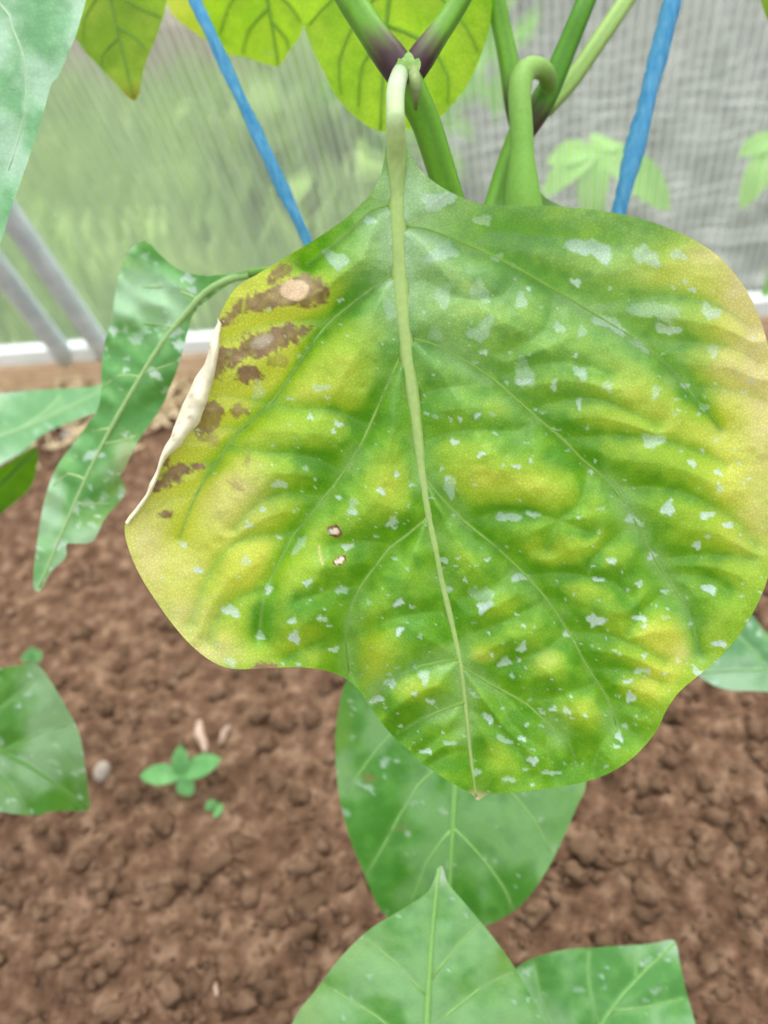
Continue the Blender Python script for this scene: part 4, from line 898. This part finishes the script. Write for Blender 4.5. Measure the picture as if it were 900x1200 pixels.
# ------------------------------------------------------------------ blue twine (twisted flat ribbon)
def twine(p_top, p_bot, w_px_top, w_px_bot, turns, label, extra_top=0.5):
    a = P(*p_top); b = P(*p_bot); d = (a-b)/np.linalg.norm(a-b)
    top = a+d*extra_top; n = 170; V = []; sides = 8
    Ltot = np.linalg.norm(top-b); t0 = extra_top/Ltot
    n1 = np.cross(d, [0.2, -1, 0.3]); n1 /= np.linalg.norm(n1); n2 = np.cross(d, n1)
    rs = np.random.RandomState(int(p_top[0]))
    for i in range(n):
        t = i/(n-1); c = top*(1-t)+b*t
        u = min(max((t-t0)/(1-t0), 0), 1)
        w = (w_px_top*(1-u)+w_px_bot*u)*depth_of(a*(1-u)+b*u)/F_PX*0.54
        ph = turns*2*math.pi*t+0.5*math.sin(9*t)
        wob = 1+0.12*math.sin(37*t+1)+0.08*math.sin(91*t)
        for k in range(sides):
            al = 2*math.pi*k/sides; x = math.cos(al)*w*wob; y = math.sin(al)*w*0.8*wob*(1+0.15*rs.rand())
            V.append(c+n1*(x*math.cos(ph)-y*math.sin(ph))+n2*(x*math.sin(ph)+y*math.cos(ph)))
    Fc = [(i*sides+k, i*sides+(k+1) % sides, (i+1)*sides+(k+1) % sides, (i+1)*sides+k) for i in range(n-1) for k in range(sides)]
    Fc += [tuple(range(sides))[::-1], tuple((n-1)*sides+k for k in range(sides))]
    o = mesh_obj('support_twine', V, Fc, M_BLUE, loc=V[-1]); tag(o, label, 'twine', 'blue support twines'); return o
tie = stem_base*0.55+fork*0.45; tp = proj(tie)
twine((228, 0, 0.300), (tp[0], tp[1], tp[2]), 15, 11, 16, 'blue plastic twine in front of the green lawn side of the hazy wall')
tie2 = stem_base*0.58+fork*0.42; tp2 = proj(tie2)
twine((788, 0, 0.300), (tp2[0], tp2[1], tp2[2]), 23, 5, 12, 'blue plastic twine in front of the grey ground side of the hazy wall')

# ------------------------------------------------------------------ small things on the soil
def soil_pt(px, py, dz=0.0):
    p = ray_to_z(px, py, 0.0); p[2] = float(soil_h(np.array([p[0]]), np.array([p[1]]))[0])+dz; return p
def px_len(px, py, n): return n*depth_of(soil_pt(px, py))/F_PX
rs = np.random.RandomState(12)
for (x, y, r, lab) in [(126, 915, 12, 'grey pebble on the soil beside the low spotted leaf'), (78, 510, 8, 'pale pebble on the soil under the level light green leaf')]:
    p = soil_pt(x, y); R = px_len(x, y, r)
    v, f = ico_lump(rs, R, p+np.array([0, 0, R*0.5]), 0.8, 3)
    tag(mesh_obj('pebble', v, f, M_STONE, loc=p), lab, 'pebble', 'pebbles')
for (a, b, r, lab) in [((234, 845), (240, 882), 6, 'pale dry twig lying behind the weed seedling'), ((268, 848), (256, 868), 4, 'short grey dry twig lying beside the pale one'), ((253, 1150), (254, 1168), 2.5, 'tiny pale splinter on bare soil')]:
    p, q = soil_pt(*a), soil_pt(*b); R = px_len(*a, r); z = np.array([0, 0, R*0.7+0.002]); k = np.cross(q-p, [0, 0, 1.0])*0.05
    pts = catmull([p+z, p*0.6+q*0.4+z*1.4+k, p*0.25+q*0.75+z*1.2-k*0.3, q+z], 3)
    v, f = tube(pts, R*np.interp(np.linspace(0, 1, len(pts)), [0, .3, .6, 1], [.6, 1, .85, .4]), 8)
    tag(mesh_obj('twig', v, f, M_TWIG, loc=p), lab, 'twig', 'dry twigs')
def seedling(cx, cy, leaves, label, h=0.012):
    g = soil_pt(cx, cy); root = empty('weed_seedling', g, label, 'seedling', 'weed seedlings')
    c = g+np.array([0, 0, h]); pc = proj(c)
    v, f = tube([g-np.array([0, 0, .004]), (g+c)/2+np.array([.001, 0, 0]), c], [0.0010, 0.0009, 0.0008], 8); mesh_obj('stem', v, f, M_SEED, root)
    for (dx, dy, w) in leaves:
        tip = P(pc[0]+dx, pc[1]+dy, pc[2]-0.001)
        v, f = simple_blade(c, tip, w*pc[2]/F_PX*1.25, np.array([0, -0.3, 1.0]) if abs(dy) < 0.8*abs(dx) else np.array([0, -0.9, 0.6]), nu=9, nv=4, sag=0.08)
        mesh_obj('leaf', v, f, M_SEED, root)
seedling(220, 922, [(-50, 0, 20), (-2, -36, 17), (46, -20, 22), (10, 24, 18)], 'four-leaved weed seedling on the soil near the twigs')
seedling(252, 948, [(-8, -10, 14), (8, 4, 14)], 'tiny two-leaved weed seedling beside the four-leaved one', 0.006)
seedling(44, 786, [(-8, -12, 14), (10, -14, 12), (0, -18, 10)], 'tiny weed seedling behind the low spotted leaf', 0.008)
